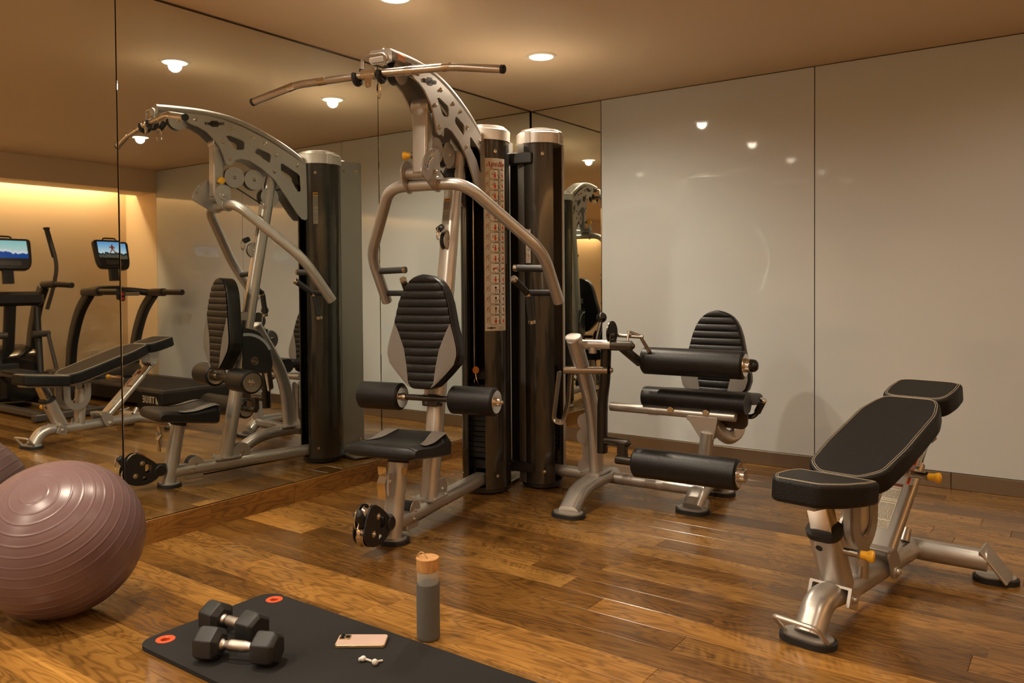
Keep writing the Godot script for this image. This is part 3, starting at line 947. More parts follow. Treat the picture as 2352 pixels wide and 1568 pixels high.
func build_gym():
	var O := V(-2.405, 0, -2.455)
	var g := thing("multi_gym", "silver and black two-station weight machine with tall round weight towers before the mirror", "weight machine", O, 12.0)
	var TG := Transform3D(Basis(Vector3.UP, deg_to_rad(12.0)), O)
	var TL := TG.affine_inverse() * Transform3D(Basis(Vector3.UP, deg_to_rad(2.5)), V(-2.0, 0, -3.65))
	var b: MB
	# --- base of the press station
	foot_plate(g, V(0, 0, 0), 0.15, 0.115)
	b = MB.new()
	b.sweep([V(0, 0.08, 0.0), V(0, 0.08, -0.86)], MB.rrect(0.062, 0.082, 0.024, 4), Vector3.UP)
	b.box(V(0, 0.04, -0.13), V(0.05, 0.03, 0.10), 0.004)
	var base := part(g, "base_tube", b, M.silver)
	b = MB.new()
	b.cyl(V(0, 0.034, -0.16), V(0, 0.05, -0.86), 0.004, 0.004, 8)
	part(base, "cable", b, M.rubber)
	b = MB.new()
	bolt(b, V(0.042, 0.075, -0.11), Vector3.RIGHT, 0.008); bolt(b, V(-0.042, 0.075, -0.11), Vector3.LEFT, 0.008)
	part(base, "bolt", b, M.chrome)
	# --- seat post
	b = MB.new()
	b.sweep([V(0, 0.02, 0.006), V(0, 0.335, -0.053)], MB.oval(0.088, 0.07, 24), Vector3.RIGHT)
	var sp := part(g, "seat_post", b, M.silver)
	b = MB.new()
	b.sweep([V(0, 0.332, -0.052), V(0, 0.352, -0.056)], MB.oval(0.096, 0.078, 24), Vector3.RIGHT)
	part(sp, "collar", b, M.rubber)
	b = MB.new()
	b.sweep([V(0, 0.33, -0.052), V(0, 0.40, -0.066)], MB.oval(0.07, 0.052, 24), Vector3.RIGHT)
	part(sp, "inner_post", b, M.chrome)
	b = MB.new()
	var lv := [[0.055, 0.335], [0.048, 0.300], [0.038, 0.290], [0.058, 0.268], [0.052, 0.205], [0.058, 0.200], [0.066, 0.266], [0.048, 0.294], [0.054, 0.300], [0.060, 0.335]]
	b.plate(poly(lv), [], 0.04, side(-0.012))
	part(sp, "seat_lever", b, M.chrome, "chrome bent seat release lever")
	b = MB.new()
	b.box(V(0.018, 0.26, 0.045), V(0.008, 0.09, 0.03), 0.002)
	bolt(b, V(0.022, 0.275, 0.048), Vector3.RIGHT, 0.007)
	part(sp, "lever_bracket", b, M.silver)
	b = MB.new()
	b.box(V(0.0435, 0.30, -0.035), V(0.002, 0.032, 0.03), 0.0004)
	part(sp, "warning_label", b, M.label_yellow)
	# --- seat (tilted up at the front)
	var TS := Transform3D(Basis(Vector3.RIGHT, deg_to_rad(-8.0)), V(0, 0.385, -0.06))
	b = MB.new(TS)
	var sh := [[0.175, -0.02], [0.155, -0.028], [-0.165, -0.028], [-0.175, -0.02], [-0.172, 0.07], [-0.145, 0.082], [-0.09, 0.065], [-0.03, 0.042], [0.03, 0.033], [0.10, 0.033], [0.155, 0.030], [0.172, 0.018]]
	var R := []
	for k in 13:
		var u := -1.0 + k / 6.0
		var cv := sqrt(maxf(0.0, 1.0 - pow(absf(u), 9.0)))
		var ring := PackedVector3Array()
		var sec: PackedVector2Array = fil2(sh, 0.02)
		for q in sec:
			var zz: float = q.x * (1.0 - 0.10 * pow(absf(u), 3.0))
			ring.append(V(u * 0.172, lerpf(0.0, q.y, 0.55 + 0.45 * cv), zz))
		R.append(ring)
	b.solid(R)
	var seat := part(g, "seat_pad", b, M.leather, "", 50.0)
	for s in [-1, 1]:
		b = MB.new(TS)
		var P := []
		for i in 9:
			var zq := lerpf(-0.155, 0.06, i / 8.0)
			var yq := 0.0345
			for j in range(4, 9):
				if zq >= sh[j][0] and zq <= sh[j + 1][0]: yq = lerpf(sh[j][1], sh[j + 1][1], (zq - sh[j][0]) / (sh[j + 1][0] - sh[j][0]))
			var w0 := lerpf(0.085, 0.135, pow(i / 8.0, 1.5))
			var ring := PackedVector3Array()
			for k in 4: ring.append(V(s * lerpf(w0, 0.158, k / 3.0), yq + 0.0035 - 0.005 * (k / 3.0), zq))
			P.append(ring)
		b.grid(P, false)
		part(seat, "side_panel", b, M.grey_leather, "grey side panel")
	# --- main upright
	b = MB.new()
	b.sweep([V(0, 0.11, -0.316), V(0, 1.74, -0.616)], MB.oval(0.088, 0.07, 24), Vector3.RIGHT)
	var up := part(g, "upright", b, M.silver)
	b = MB.new()
	b.plate(MB.rrect(0.12, 0.15, 0.02), [], 0.008, Transform3D(Basis(Vector3.RIGHT, PI / 2), V(0, 0.115, -0.325)))
	for s in [-1, 1]: bolt(b, V(s * 0.05, 0.119, -0.27), Vector3.UP, 0.008); bolt(b, V(s * 0.05, 0.119, -0.38), Vector3.UP, 0.008)
	part(up, "base_flange", b, M.silver)
	msh(up, "warning_label", quad_mesh(0.035, 0.13), M.label_print).transform = Transform3D(Basis(Vector3.RIGHT, -0.182), V(-0.008, 1.45, -0.5255))
	# mid pulley with snap hook on the upright
	pulley(up, V(0, 1.305, -0.505), 0.045, 0.010)
	b = MB.new()
	b.cyl(V(-0.005, 1.372, -0.475), V(-0.005, 1.355, -0.44), 0.014, 0.016, 14, 0.003)
	part(up, "cable_stop", b, M.rubber)
	snap_hook(up, V(-0.005, 1.365, -0.435), 0.9)
	# --- backrest
	ribbed_back(g, Transform3D(Basis(Vector3.RIGHT, deg_to_rad(-3.5)), V(-0.005, 0.622, -0.262)), 0.522, 14, 0.075)
	b = MB.new()
	b.box(V(0, 0.92, -0.40), V(0.07, 0.05, 0.11), 0.004)
	b.box(V(0, 0.70, -0.375), V(0.06, 0.06, 0.09), 0.004)
	b.box(V(-0.02, 0.60, -0.345), V(0.018, 0.12, 0.03), 0.003)
	part(g, "backrest_bracket", b, M.silver)
	yellow_knob(g, V(0.045, 0.709, -0.385), Vector3.RIGHT, Transform3D.IDENTITY, 0.02)
	# --- foam rollers of the press station
	b = MB.new()
	b.cyl(V(-0.36, 0.573, -0.319), V(0.36, 0.573, -0.319), 0.0145, 0.0145, 16, 0.001)
	part(g, "roller_axle", b, M.dark_steel)
	b = MB.new()
	b.box(V(0, 0.560, -0.345), V(0.085, 0.055, 0.03), 0.004)
	bolt(b, V(0.05, 0.545, -0.345), Vector3.RIGHT, 0.008)
	part(g, "axle_clamp", b, M.dark_steel)
	roller(g, V(-0.362, 0.573, -0.319), V(-0.140, 0.573, -0.319), 0.064)
	roller(g, V(0.125, 0.573, -0.319), V(0.345, 0.573, -0.319), 0.064)
	# range-of-motion plate behind the backrest
	b = MB.new()
	b.plate(fil2([[-0.40, 0.86], [-0.40, 0.60], [-0.55, 0.58], [-0.585, 0.62], [-0.56, 0.74], [-0.50, 0.83]], 0.03), [disc2(Vector2(-0.47, 0.66), 0.025, 12)], 0.008, side(-0.062))
	part(g, "range_plate", b, M.black)
	b = MB.new()
	var arc := PackedVector2Array()
	for i in 9: arc.append(Vector2(-0.42, 0.66) + Vector2.from_angle(lerpf(1.45, 2.75, i / 8.0)) * 0.165)
	for i in 9: arc.append(Vector2(-0.42, 0.66) + Vector2.from_angle(lerpf(2.75, 1.45, i / 8.0)) * 0.148)
	b.plate(arc, [], 0.001, side(-0.0668))
	part(g, "scale_label", b, M.scale_print)
	# base pulley beside the tube
	pulley(g, V(0, 0.135, -0.405), 0.052, 0.016)
	pulley(g, V(0, 0.105, -0.135), 0.045, 0.030)
	# --- low pulley station in front of the seat post
	var kid := [[0.177, 0.211], [0.135, 0.19], [0.09, 0.155], [0.066, 0.13], [0.06, 0.105], [0.062, 0.07], [0.085, 0.05], [0.133, 0.034], [0.19, 0.038], [0.232, 0.062], [0.25, 0.095], [0.245, 0.13], [0.232, 0.165], [0.208, 0.2]]
	b = MB.new()
	for x in [-0.026, 0.026]: b.plate(fil2(kid, 0.02), [fil2([[0.135, 0.148], [0.10, 0.14], [0.10, 0.10], [0.135, 0.095]], 0.012), fil2([[0.145, 0.085], [0.115, 0.065], [0.15, 0.052]], 0.006)], 0.006, side(x))
	var lp := part(g, "pulley_housing", b, M.black, "black pulley side plates")
	for c in [V(0, 0.155, 0.168), V(0, 0.092, 0.192)]:
		b = MB.new()
		b.t = Transform3D(Basis(Vector3(0, 0, 1), PI / 2), c)
		b.lathe([Vector2(0.0001, -0.017), Vector2(0.052, -0.017), Vector2(0.052, -0.013), Vector2(0.043, -0.004), Vector2(0.043, 0.004), Vector2(0.052, 0.013), Vector2(0.052, 0.017), Vector2(0.0001, 0.017)], 36)
		part(lp, "pulley_wheel", b, M.chrome)
	b = MB.new()
	for s in [-1, 1]:
		bolt(b, V(s * 0.029, 0.155, 0.150), V(s, 0, 0), 0.009); bolt(b, V(s * 0.029, 0.092, 0.185), V(s, 0, 0), 0.009)
	part(lp, "bolt", b, M.chrome)
	b = MB.new()
	b.cyl(V(-0.035, 0.10, 0.055), V(0.035, 0.10, 0.055), 0.030, 0.030, 20, 0.003)
	b.cyl(V(0, 0.105, 0.02), V(0, 0.115, 0.10), 0.026, 0.026, 18, 0.003)
	part(lp, "swivel", b, M.black)
	b = MB.new()
	b.cyl(V(0, 0.135, 0.215), V(0, 0.195, 0.255), 0.020, 0.020, 18, 0.006)
	part(lp, "cable_stop", b, M.rubber)
	snap_hook(lp, V(0, 0.200, 0.262), 1.1)
	build_boom(g)
	build_press_arm(g)
	# --- weight towers
	tower(g, Transform3D(Basis.IDENTITY, V(0, 0, -0.936)), 0.13, 0.395, false)
	var T2 := TL * Transform3D(Basis(Vector3.UP, PI / 2), V(-0.413, 0, 0.012))
	tower2_front(g, T2)
	var T1 := Transform3D(Basis.IDENTITY, V(0, 0, -0.936))
	curved_print(g, "instruction_sticker", 0.1308, 0.42, 1.36, 0.855, 1.742, M.sticker, T1, 16).set_meta("label", "tall printed exercise chart on the weight tower")
	bent_text(g, "sticker_lettering", "Apollo", 0.032, 0.1312, 0.93, 1.712, M.print_red, T1)
	curved_print(g, "instruction_sticker", 0.1308, -1.0, -0.78, 1.47, 1.66, M.label_print, T1, 6)
	curved_print(g, "instruction_sticker", 0.1208, -1.75, -1.48, 1.205, 1.385, M.sticker_small, T2, 6)
	# selector pin with orange key tag
	b = MB.new()
	b.cyl(V(-0.018, 0.648, -0.852), V(-0.018, 0.648, -0.846), 0.019, 0.019, 24, 0.001)
	var tag := part(g, "key_tag", b, M.orange_tag, "round orange tag on the weight pin")
	b = MB.new()
	b.tube(fil([V(-0.02, 0.632, -0.848), V(-0.014, 0.60, -0.846), V(-0.002, 0.575, -0.848), V(-0.002, 0.555, -0.85)], 0.01), 0.002, 6)
	part(tag, "key_chain", b, M.chrome)
	# spine panel behind the towers, joining beam and floor plate
	b = MB.new()
	b.sweep([V(0.01, 0.045, -1.135), V(0.01, 1.88, -1.135)], MB.rrect(0.06, 0.20, 0.018, 3), Vector3.RIGHT)
	var spn := part(g, "rear_upright", b, M.silver_dark, "tall grey flat rear upright")
	b = MB.new()
	for zq in [-1.10, -1.19]: bolt(b, V(-0.02, 1.82, zq), Vector3.LEFT, 0.009)
	bolt(b, V(-0.02, 0.10, -1.2), Vector3.LEFT, 0.008)
	part(spn, "bolt", b, M.chrome)
	b = MB.new()
	b.box(V(-0.05, 0.018, -1.19), V(0.26, 0.012, 0.26), 0.003)
	part(g, "floor_plate", b, M.silver_dark)
	b = MB.new()
	b.box(V(0.12, 1.76, -1.04), V(0.24, 0.06, 0.07), 0.005)
	b.box(V(0.12, 0.12, -1.04), V(0.24, 0.05, 0.06), 0.005)
	b.box(V(0.13, 0.95, -1.10), V(0.10, 1.64, 0.03), 0.005)
	part(g, "tower_link", b, M.black)
	build_leg_station(g, TL)

func tower2_front(g: Node, T: Transform3D):
	# opening looks along +z of T; the camera side is -x of T (angle negative)
	tower(g, T, 0.12, 0.42, true)

func snap_hook(parent: Node, at: Vector3, k := 1.0):
	var b := MB.new(Transform3D(Basis.IDENTITY, at))
	var P := []
	for i in 15:
		var a := TAU * i / 14.0
		P.append(V(0, -0.030 * k + 0.034 * k * cos(a), (0.012 + 0.004 * -cos(a)) * k * sin(a)))
	b.tube(P, 0.0028, 8)
	part(parent, "snap_hook", b, M.chrome)

func build_boom(g: Node):
	var b: MB
	var top := [V(0, 2.074, 0.045), V(0, 2.080, -0.083), V(0, 2.080, -0.202), V(0, 2.068, -0.334), V(0, 2.038, -0.453), V(0, 1.987, -0.586), V(0, 1.917, -0.723), V(0, 1.838, -0.835)]
	for i in top.size(): top[i] += V(0, -0.019, 0)
	b = MB.new()
	b.sweep(smooth(top, 4), MB.rrect(0.112, 0.038, 0.017, 4), Vector3.RIGHT)
	var cover := part(g, "boom_cover", b, M.silver, "arched silver boom top")
	var outl := [[-0.105, 2.045], [-0.213, 2.045], [-0.311, 2.035], [-0.429, 2.004], [-0.559, 1.955], [-0.695, 1.890], [-0.817, 1.822], [-0.824, 1.507], [-0.810, 1.492], [-0.785, 1.497], [-0.751, 1.534], [-0.691, 1.617], [-0.61, 1.723], [-0.53, 1.783], [-0.46, 1.819], [-0.409, 1.826], [-0.374, 1.810], [-0.355, 1.784], [-0.338, 1.778], [-0.319, 1.790], [-0.303, 1.836], [-0.287, 1.875], [-0.259, 1.912], [-0.211, 1.955], [-0.164, 1.977], [-0.124, 1.986], [-0.107, 1.998], [-0.100, 2.021]]
	var w1 := poly([[-0.322, 1.944], [-0.343, 1.95], [-0.419, 1.93], [-0.432, 1.919], [-0.431, 1.886], [-0.422, 1.877], [-0.384, 1.873], [-0.371, 1.88]])
	var w2 := poly([[-0.501, 1.89], [-0.514, 1.895], [-0.581, 1.873], [-0.592, 1.861], [-0.589, 1.827], [-0.58, 1.818], [-0.553, 1.832], [-0.5, 1.86], [-0.494, 1.872]])
	var w3 := poly([[-0.652, 1.82], [-0.666, 1.821], [-0.764, 1.77], [-0.778, 1.754], [-0.781, 1.671], [-0.771, 1.66], [-0.757, 1.665], [-0.725, 1.715], [-0.652, 1.773]])
	for s in [-1, 1]:
		b = MB.new()
		b.plate(poly(outl), [w1, w2, w3], 0.008, side(s * 0.056))
		var pl := part(g, "boom_plate", b, M.silver, "arched silver side plate with cut-outs")
		b = MB.new()
		for q in [[-0.152, 2.015], [-0.36, 1.989], [-0.305, 1.909], [-0.478, 1.95], [-0.554, 1.929], [-0.343, 1.816], [-0.624, 1.865], [-0.76, 1.817], [-0.611, 1.768]]:
			bolt(b, V(s * 0.060, q[1], q[0]), V(s, 0, 0), 0.0075)
		part(pl, "bolt", b, M.chrome)
		# raised maker's emblem: lozenge and lettering
		var T := Transform3D(Basis(V(0, 0.12 * s, -s).normalized() if s > 0 else V(0, -0.12, 1).normalized(), V(0, 1, 0.12).normalized(), V(s, 0, 0)), V(s * 0.0605, 2.004, -0.257))
		b = MB.new(T)
		b.plate(poly([[-0.034, 0.0], [-0.016, 0.017], [0.016, 0.017], [0.034, 0.0], [0.016, -0.017], [-0.016, -0.017]]), [], 0.003)
		part(pl, "emblem", b, M.dark_steel)
		text(pl, "emblem_lettering", "TUFFSTUFF", 0.021, 0.004, T * Transform3D(Basis.IDENTITY, V(0, 0, 0.002)), M.black, "Droid Sans", true, 1.05)
	# front end: cap plate, holder rod, hooks, pulley, warning label
	b = MB.new()
	b.plate(MB.rrect(0.110, 0.060, 0.018), [], 0.006, Transform3D(Basis.IDENTITY, V(0, 2.044, 0.047)))
	var fe := part(g, "boom_end_plate", b, M.silver)
	b = MB.new()
	b.pad(MB.oval(0.088, 0.034, 24), 0.008, 0.003, Transform3D(Basis.IDENTITY, V(-0.006, 2.036, 0.053)))
	part(fe, "end_badge", b, M.cap, "satin silver oval end badge")
	b = MB.new()
	bolt(b, V(0, 2.073, 0.03), Vector3.UP, 0.009)
	part(fe, "bolt", b, M.chrome)
	b = MB.new()
	b.box(V(0.0575, 2.048, -0.02), V(0.002, 0.026, 0.06), 0.0005)
	part(fe, "warning_label", b, M.label_orange)
	b = MB.new()
	b.tube(fil([V(-0.078, 1.975, 0.075), V(-0.074, 2.042, 0.075), V(0.036, 2.046, 0.075), V(0.040, 1.975, 0.075)], 0.02), 0.0065, 12)
	var rod := part(g, "bar_holder", b, M.silver)
	for x in [-0.078, 0.040]:
		b = MB.new()
		b.cyl(V(x, 1.995, 0.075), V(x, 1.960, 0.075), 0.010, 0.010, 14, 0.001)
		part(rod, "holder_sleeve", b, M.rubber)
		b = MB.new()
		var P := []
		for i in 9:
			var a := lerpf(-0.3, 3.6, i / 8.0)
			P.append(V(x - 0.012, 1.958 - sin(a) * 0.026, 0.088 - cos(a) * 0.024))
		b.tube(P, 0.012, 12)
		part(rod, "bar_hook", b, M.rubber, "black rubber bar hook")
	# front pulley under the boom
	b = MB.new()
	for x in [-0.022, 0.022]: b.plate(disc2(Vector2(-0.072, 2.006), 0.053, 32), [], 0.004, side(x))
	var fp := part(g, "front_pulley", b, M.silver)
	b = MB.new()
	b.cyl(V(-0.02, 2.006, -0.072), V(0.02, 2.006, -0.072), 0.047, 0.047, 32)
	part(fp, "pulley_wheel", b, M.rubber)
	b = MB.new()
	for s in [-1, 1]: bolt(b, V(s * 0.024, 2.006, -0.072), V(s, 0, 0), 0.008)
	part(fp, "bolt", b, M.chrome)
	b = MB.new()
	b.cyl(V(-0.02, 1.985, 0.0), V(-0.022, 1.945, 0.024), 0.016, 0.013, 14, 0.003)
	part(fp, "cable_stop", b, M.rubber)
	snap_hook(fp, V(-0.024, 1.945, 0.03), 1.05)

func build_press_arm(g: Node):
	var b: MB
	# hanging post
	b = MB.new()
	b.sweep([V(0, 1.90, -0.29), V(0, 1.605, -0.286)], MB.rrect(0.078, 0.060, 0.012, 3), Vector3.RIGHT)
	b.cyl(V(-0.045, 1.905, -0.29), V(0.045, 1.905, -0.29), 0.034, 0.034, 24, 0.004)
	var post := part(g, "press_post", b, M.silver)
	yellow_knob(post, V(-0.04, 1.687, -0.282), Vector3.LEFT, Transform3D.IDENTITY, 0.012)
	b = MB.new()
	b.box(V(-0.040, 1.645, -0.286), V(0.002, 0.028, 0.035), 0.0004)
	part(post, "warning_label", b, M.label_orange)
	# pulleys behind the post
	pulley(post, V(0, 1.719, -0.385), 0.060, 0.018)
	pulley(post, V(0, 1.715, -0.504), 0.060, 0.018)
	pulley(post, V(0, 1.62, -0.594), 0.056, 0.030)
	b = MB.new()
	b.cyl(V(0, 1.665, -0.40), V(0, 1.568, -0.575), 0.0035, 0.0035, 8)
	b.cyl(V(0, 1.665, -0.64), V(0, 1.72, -0.84), 0.0035, 0.0035, 8)
	part(post, "cable", b, M.rubber)
	# sector plate with holes on the right, pivot tube, clamps
	var piv := Vector2(-0.292, 1.603)
	var sec := [[-0.33, 1.705], [-0.29, 1.713], [-0.245, 1.70], [-0.20, 1.665], [-0.172, 1.61], [-0.168, 1.585], [-0.24, 1.545], [-0.295, 1.515], [-0.325, 1.53], [-0.34, 1.60]]
	var holes := []
	for i in 7: holes.append(disc2(piv + Vector2.from_angle(lerpf(0.02, 1.45, i / 6.0)) * 0.098, 0.0068, 8))
	var arm := MB.new()
	arm.plate(fil2(sec, 0.02), holes, 0.007, side(0.060))
	var sp := part(g, "sector_plate", arm, M.silver, "silver quarter-round plate with adjustment holes")
	b = MB.new()
	var arc := PackedVector2Array()
	for i in 9: arc.append(piv + Vector2.from_angle(lerpf(0.05, 1.30, i / 8.0)) * 0.083)
	for i in 9: arc.append(piv + Vector2.from_angle(lerpf(1.30, 0.05, i / 8.0)) * 0.062)
	b.plate(arc, [], 0.001, side(0.0642))
	part(sp, "scale_label", b, M.label_white)
	for q in [[0.12, 0.42, M.print_blue], [0.48, 0.62, M.print_red], [0.70, 1.0, M.print_green], [1.06, 1.25, M.orange_tag]]:
		b = MB.new()
		var ar := PackedVector2Array()
		for i in 5: ar.append(piv + Vector2.from_angle(lerpf(q[0], q[1], i / 4.0)) * 0.079)
		for i in 5: ar.append(piv + Vector2.from_angle(lerpf(q[1], q[0], i / 4.0)) * 0.070)
		b.plate(ar, [], 0.001, side(0.0648))
		part(sp, "scale_mark", b, q[2])
	b = MB.new()
	b.plate(fil2([[-0.33, 1.66], [-0.27, 1.665], [-0.235, 1.62], [-0.25, 1.56], [-0.30, 1.515], [-0.335, 1.54]], 0.02), [], 0.007, side(-0.086))
	part(g, "pivot_plate", b, M.silver)
	b = MB.new()
	b.cyl(V(-0.095, 1.603, -0.292), V(0.062, 1.603, -0.292), 0.026, 0.026, 20, 0.002)
	bolt(b, V(0.063, 1.603, -0.292), Vector3.RIGHT, 0.012); bolt(b, V(-0.095, 1.603, -0.292), Vector3.LEFT, 0.012)
	part(g, "pivot_tube", b, M.silver)
	# bent press arms, one tube
	b = MB.new()
	b.tube(fil([V(-0.487, 1.008, -0.74), V(-0.472, 1.245, -0.573), V(-0.195, 1.552, -0.315), V(0.195, 1.552, -0.315), V(0.472, 1.245, -0.573), V(0.487, 1.008, -0.74)], 0.085, 7), 0.0275, 20)
	var pa := part(g, "press_arm", b, M.silver, "bent silver tube press arm")
	b = MB.new()
	for x in [-0.088, 0.062]: b.cyl(V(x - 0.005, 1.552, -0.315), V(x + 0.005, 1.552, -0.315), 0.036, 0.036, 24, 0.002)
	part(pa, "clamp_ring", b, M.silver)
	for s in [-1, 1]:
		grip(pa, V(s * 0.462, 1.167, -0.628), V(s * 0.300, 1.172, -0.628))
		b = MB.new()
		b.cyl(V(s * 0.470, 1.052, -0.71), V(s * 0.335, 1.052, -0.71), 0.015, 0.015, 14, 0.001)
		part(pa, "grip_stem", b, M.rubber)
		b = MB.new()
		b.cyl(V(s * 0.340, 1.035, -0.712), V(s * 0.340, 1.052, -0.709), 0.018, 0.018, 14, 0.002)
		part(pa, "grip_joint", b, M.chrome)
		grip(pa, V(s * 0.338, 1.048, -0.708), V(s * 0.305, 1.125, -0.605))
		grip(pa, V(s * 0.340, 1.045, -0.712), V(s * 0.348, 0.900, -0.735))
func grip(parent: Node, a: Vector3, e: Vector3):
	var d := (e - a).normalized()
	var b := MB.new()
	b.cyl(a, e - d * 0.018, 0.0165, 0.0165, 18, 0.002)
	var o := part(parent, "hand_grip", b, M.grip, "black rubber hand grip")
	b = MB.new()
	b.cyl(e - d * 0.018, e, 0.0178, 0.0178, 20, 0.002)
	part(o, "end_cap", b, M.chrome)

func build_leg_station(g: Node, T: Transform3D):
	var b: MB
	var O := T.origin
	b = MB.new(T)
	b.sweep([V(-0.36, 0.092, 0), V(0.50, 0.092, 0)], MB.oval(0.062, 0.062, 20), Vector3.UP)
	part(g, "leg_station_beam", b, M.silver)
	# curved cross legs
	b = MB.new(T)
	b.sweep(fil([V(-0.03, 0.100, -0.06), V(-0.025, 0.105, 0.30), V(-0.005, 0.022, 0.45)], 0.16, 8), MB.oval(0.10, 0.066, 24), Vector3.RIGHT)
	part(g, "cross_leg", b, M.silver)
	foot_plate(g, V(-0.005, 0, 0.452), 0.165, 0.115, T)
	b = MB.new(T)
	b.sweep(fil([V(0.47, 0.098, -0.20), V(0.47, 0.10, 0.0), V(0.467, 0.022, 0.082)], 0.085, 8), MB.oval(0.10, 0.066, 24), Vector3.RIGHT)
	part(g, "cross_leg", b, M.silver)
	foot_plate(g, V(0.467, 0, 0.085), 0.165, 0.115, T)
	foot_plate(g, V(0.467, 0, -0.30), 0.165, 0.115, T)
	b = MB.new(T)
	b.sweep(fil([V(0.47, 0.098, -0.15), V(0.47, 0.098, -0.24), V(0.467, 0.022, -0.30)], 0.08, 8), MB.oval(0.10, 0.066, 24), Vector3.RIGHT)
	part(g, "cross_leg", b, M.silver)
	# post
	b = MB.new(T)
	b.sweep(fil([V(-0.045, 0.125, 0.085), V(-0.045, 0.46, 0.115), V(-0.035, 0.832, 0.335)], 0.16, 8), MB.oval(0.062, 0.086, 24), Vector3.RIGHT)
	var post := part(g, "leg_station_post", b, M.silver)
	b = MB.new(T)
	b.plate(MB.rrect(0.12, 0.15, 0.02), [], 0.008, Transform3D(Basis(Vector3.RIGHT, PI / 2), V(-0.045, 0.137, 0.085)))
	part(post, "base_flange", b, M.silver)
	b = MB.new(T)
	b.pad(MB.oval(0.058, 0.084, 24), 0.016, 0.006, facing(V(0.02, 0.85, 0.5), V(-0.035, 0.836, 0.338), Vector3.RIGHT))
	part(post, "post_cap", b, M.cap)
	# lower cable bracket with two pulleys
	b = MB.new(T)
	for z in [0.03, 0.075]: b.plate(fil2([[-0.16, 0.12], [-0.155, 0.17], [-0.13, 0.19], [-0.13, 0.42], [-0.10, 0.44], [-0.07, 0.43], [-0.07, 0.12]], 0.02), [], 0.005, Transform3D(Basis.IDENTITY, V(0, 0, z)))
	part(g, "pulley_bracket", b, M.silver)
	pulley(g, V(-0.125, 0.30, 0.053), 0.045, 0.010, T, Vector3(0, 0, 1))
	pulley(g, V(-0.125, 0.38, 0.053), 0.040, 0.010, T, Vector3(0, 0, 1))
	b = MB.new(T)
	b.cyl(V(-0.105, 0.672, 0.315), V(0.085, 0.672, 0.215), 0.019, 0.019, 18, 0.002)
	bolt(b, V(0.098, 0.672, 0.21), V(0.9, 0, -0.45), 0.014)
	var ax := part(g, "lever_axle", b, M.steel)
	b = MB.new(T)
	b.sweep(fil([V(-0.125, 0.665, 0.32), V(-0.165, 0.42, 0.31), V(-0.125, 0.405, 0.29), V(-0.095, 0.50, 0.29), V(-0.075, 0.655, 0.30)], 0.02), MB.rrect(0.008, 0.036, 0.002, 1), Vector3.RIGHT)
	part(ax, "strap_link", b, M.steel, "flat steel strap link")
	# silver head tube, ball lever, cam disc, dark tube
	b = MB.new(T)
	b.cyl(V(-0.03, 0.800, 0.28), V(0.115, 0.800, 0.24), 0.0235, 0.0235, 20, 0.001)
	b.cyl(V(0.03, 0.80, 0.262), V(0.03, 0.755, 0.262), 0.020, 0.020, 18, 0.003)
	part(g, "head_tube", b, M.silver)
	b = MB.new(T)
	b.cyl(V(0.04, 0.81, 0.24), V(0.048, 0.905, 0.21), 0.011, 0.010, 14, 0.001)
	var lv := part(g, "ball_lever", b, M.dark_steel)
	b = MB.new(T * Transform3D(Basis.IDENTITY, V(0.049, 0.928, 0.203)))
	b.lathe(ball_profile(0.026), 24)
	part(lv, "ball_knob", b, M.gloss_black, "glossy black ball knob")
	b = MB.new(T)
	b.plate(disc2(Vector2(0.215, 0.855), 0.058, 32), [], 0.006, side(0.110))
	for i in 5:
		var q := Vector2(0.215, 0.855) + Vector2.from_angle(1.2 - i * 0.3) * 0.046
		b.cyl(V(0.112, q.y, q.x), V(0.117, q.y, q.x), 0.005, 0.005, 8)
	b.box(V(0.118, 0.838, 0.235), V(0.012, 0.03, 0.05), 0.004)
	part(g, "cam_disc", b, M.dark_steel)
	b = MB.new(T)
	b.cyl(V(0.115, 0.795, 0.24), V(0.215, 0.795, 0.215), 0.024, 0.024, 20, 0.002)
	bolt(b, V(0.216, 0.795, 0.215), V(1, 0, -0.2), 0.014)
	part(g, "dark_head_tube", b, M.dark_steel)
	b = MB.new(T)
	b.sweep([V(0.165, 0.790, 0.225), V(0.205, 0.705, 0.10)], MB.rrect(0.032, 0.04, 0.008), Vector3.RIGHT)
	b.cyl(V(0.165, 0.712, 0.06), V(0.26, 0.712, 0.05), 0.020, 0.020, 18, 0.003)
	part(g, "thigh_arm", b, M.dark_steel)
	b = MB.new(T)
	b.cyl(V(0.18, 0.815, 0.19), V(0.18, 0.865, 0.17), 0.006, 0.006, 10)
	b.cyl(V(0.175, 0.862, 0.17), V(0.235, 0.838, 0.15), 0.007, 0.007, 10)
	b.cyl(V(0.12, 0.84, 0.17), V(0.245, 0.835, 0.15), 0.009, 0.009, 12)
	b.cyl(V(0.235, 0.83, 0.15), V(0.255, 0.762, 0.10), 0.008, 0.010, 12)
	part(g, "release_linkage", b, M.steel)
	# swinging dark lever and lower link
	b = MB.new(T)
	b.sweep(fil([V(0.072, 0.80, 0.20), V(0.068, 0.62, 0.205), V(0.050, 0.52, 0.20), V(0.048, 0.262, 0.20)], 0.05), MB.oval(0.046, 0.06, 20), Vector3.RIGHT)
	part(g, "swing_lever", b, M.dark_tube, "dark metal swing lever")
	b = MB.new(T)
	b.cyl(V(0.06, 0.325, 0.205), V(0.190, 0.325, 0.205), 0.020, 0.020, 18, 0.002)
	bolt(b, V(0.19, 0.325, 0.205), Vector3.RIGHT, 0.012)
	b.box(V(0.162, 0.285, 0.212), V(0.045, 0.09, 0.035), 0.004)
	b.cyl(V(0.135, 0.243, 0.225), V(0.245, 0.243, 0.23), 0.021, 0.021, 18, 0.002)
	part(g, "ankle_arm", b, M.dark_steel)
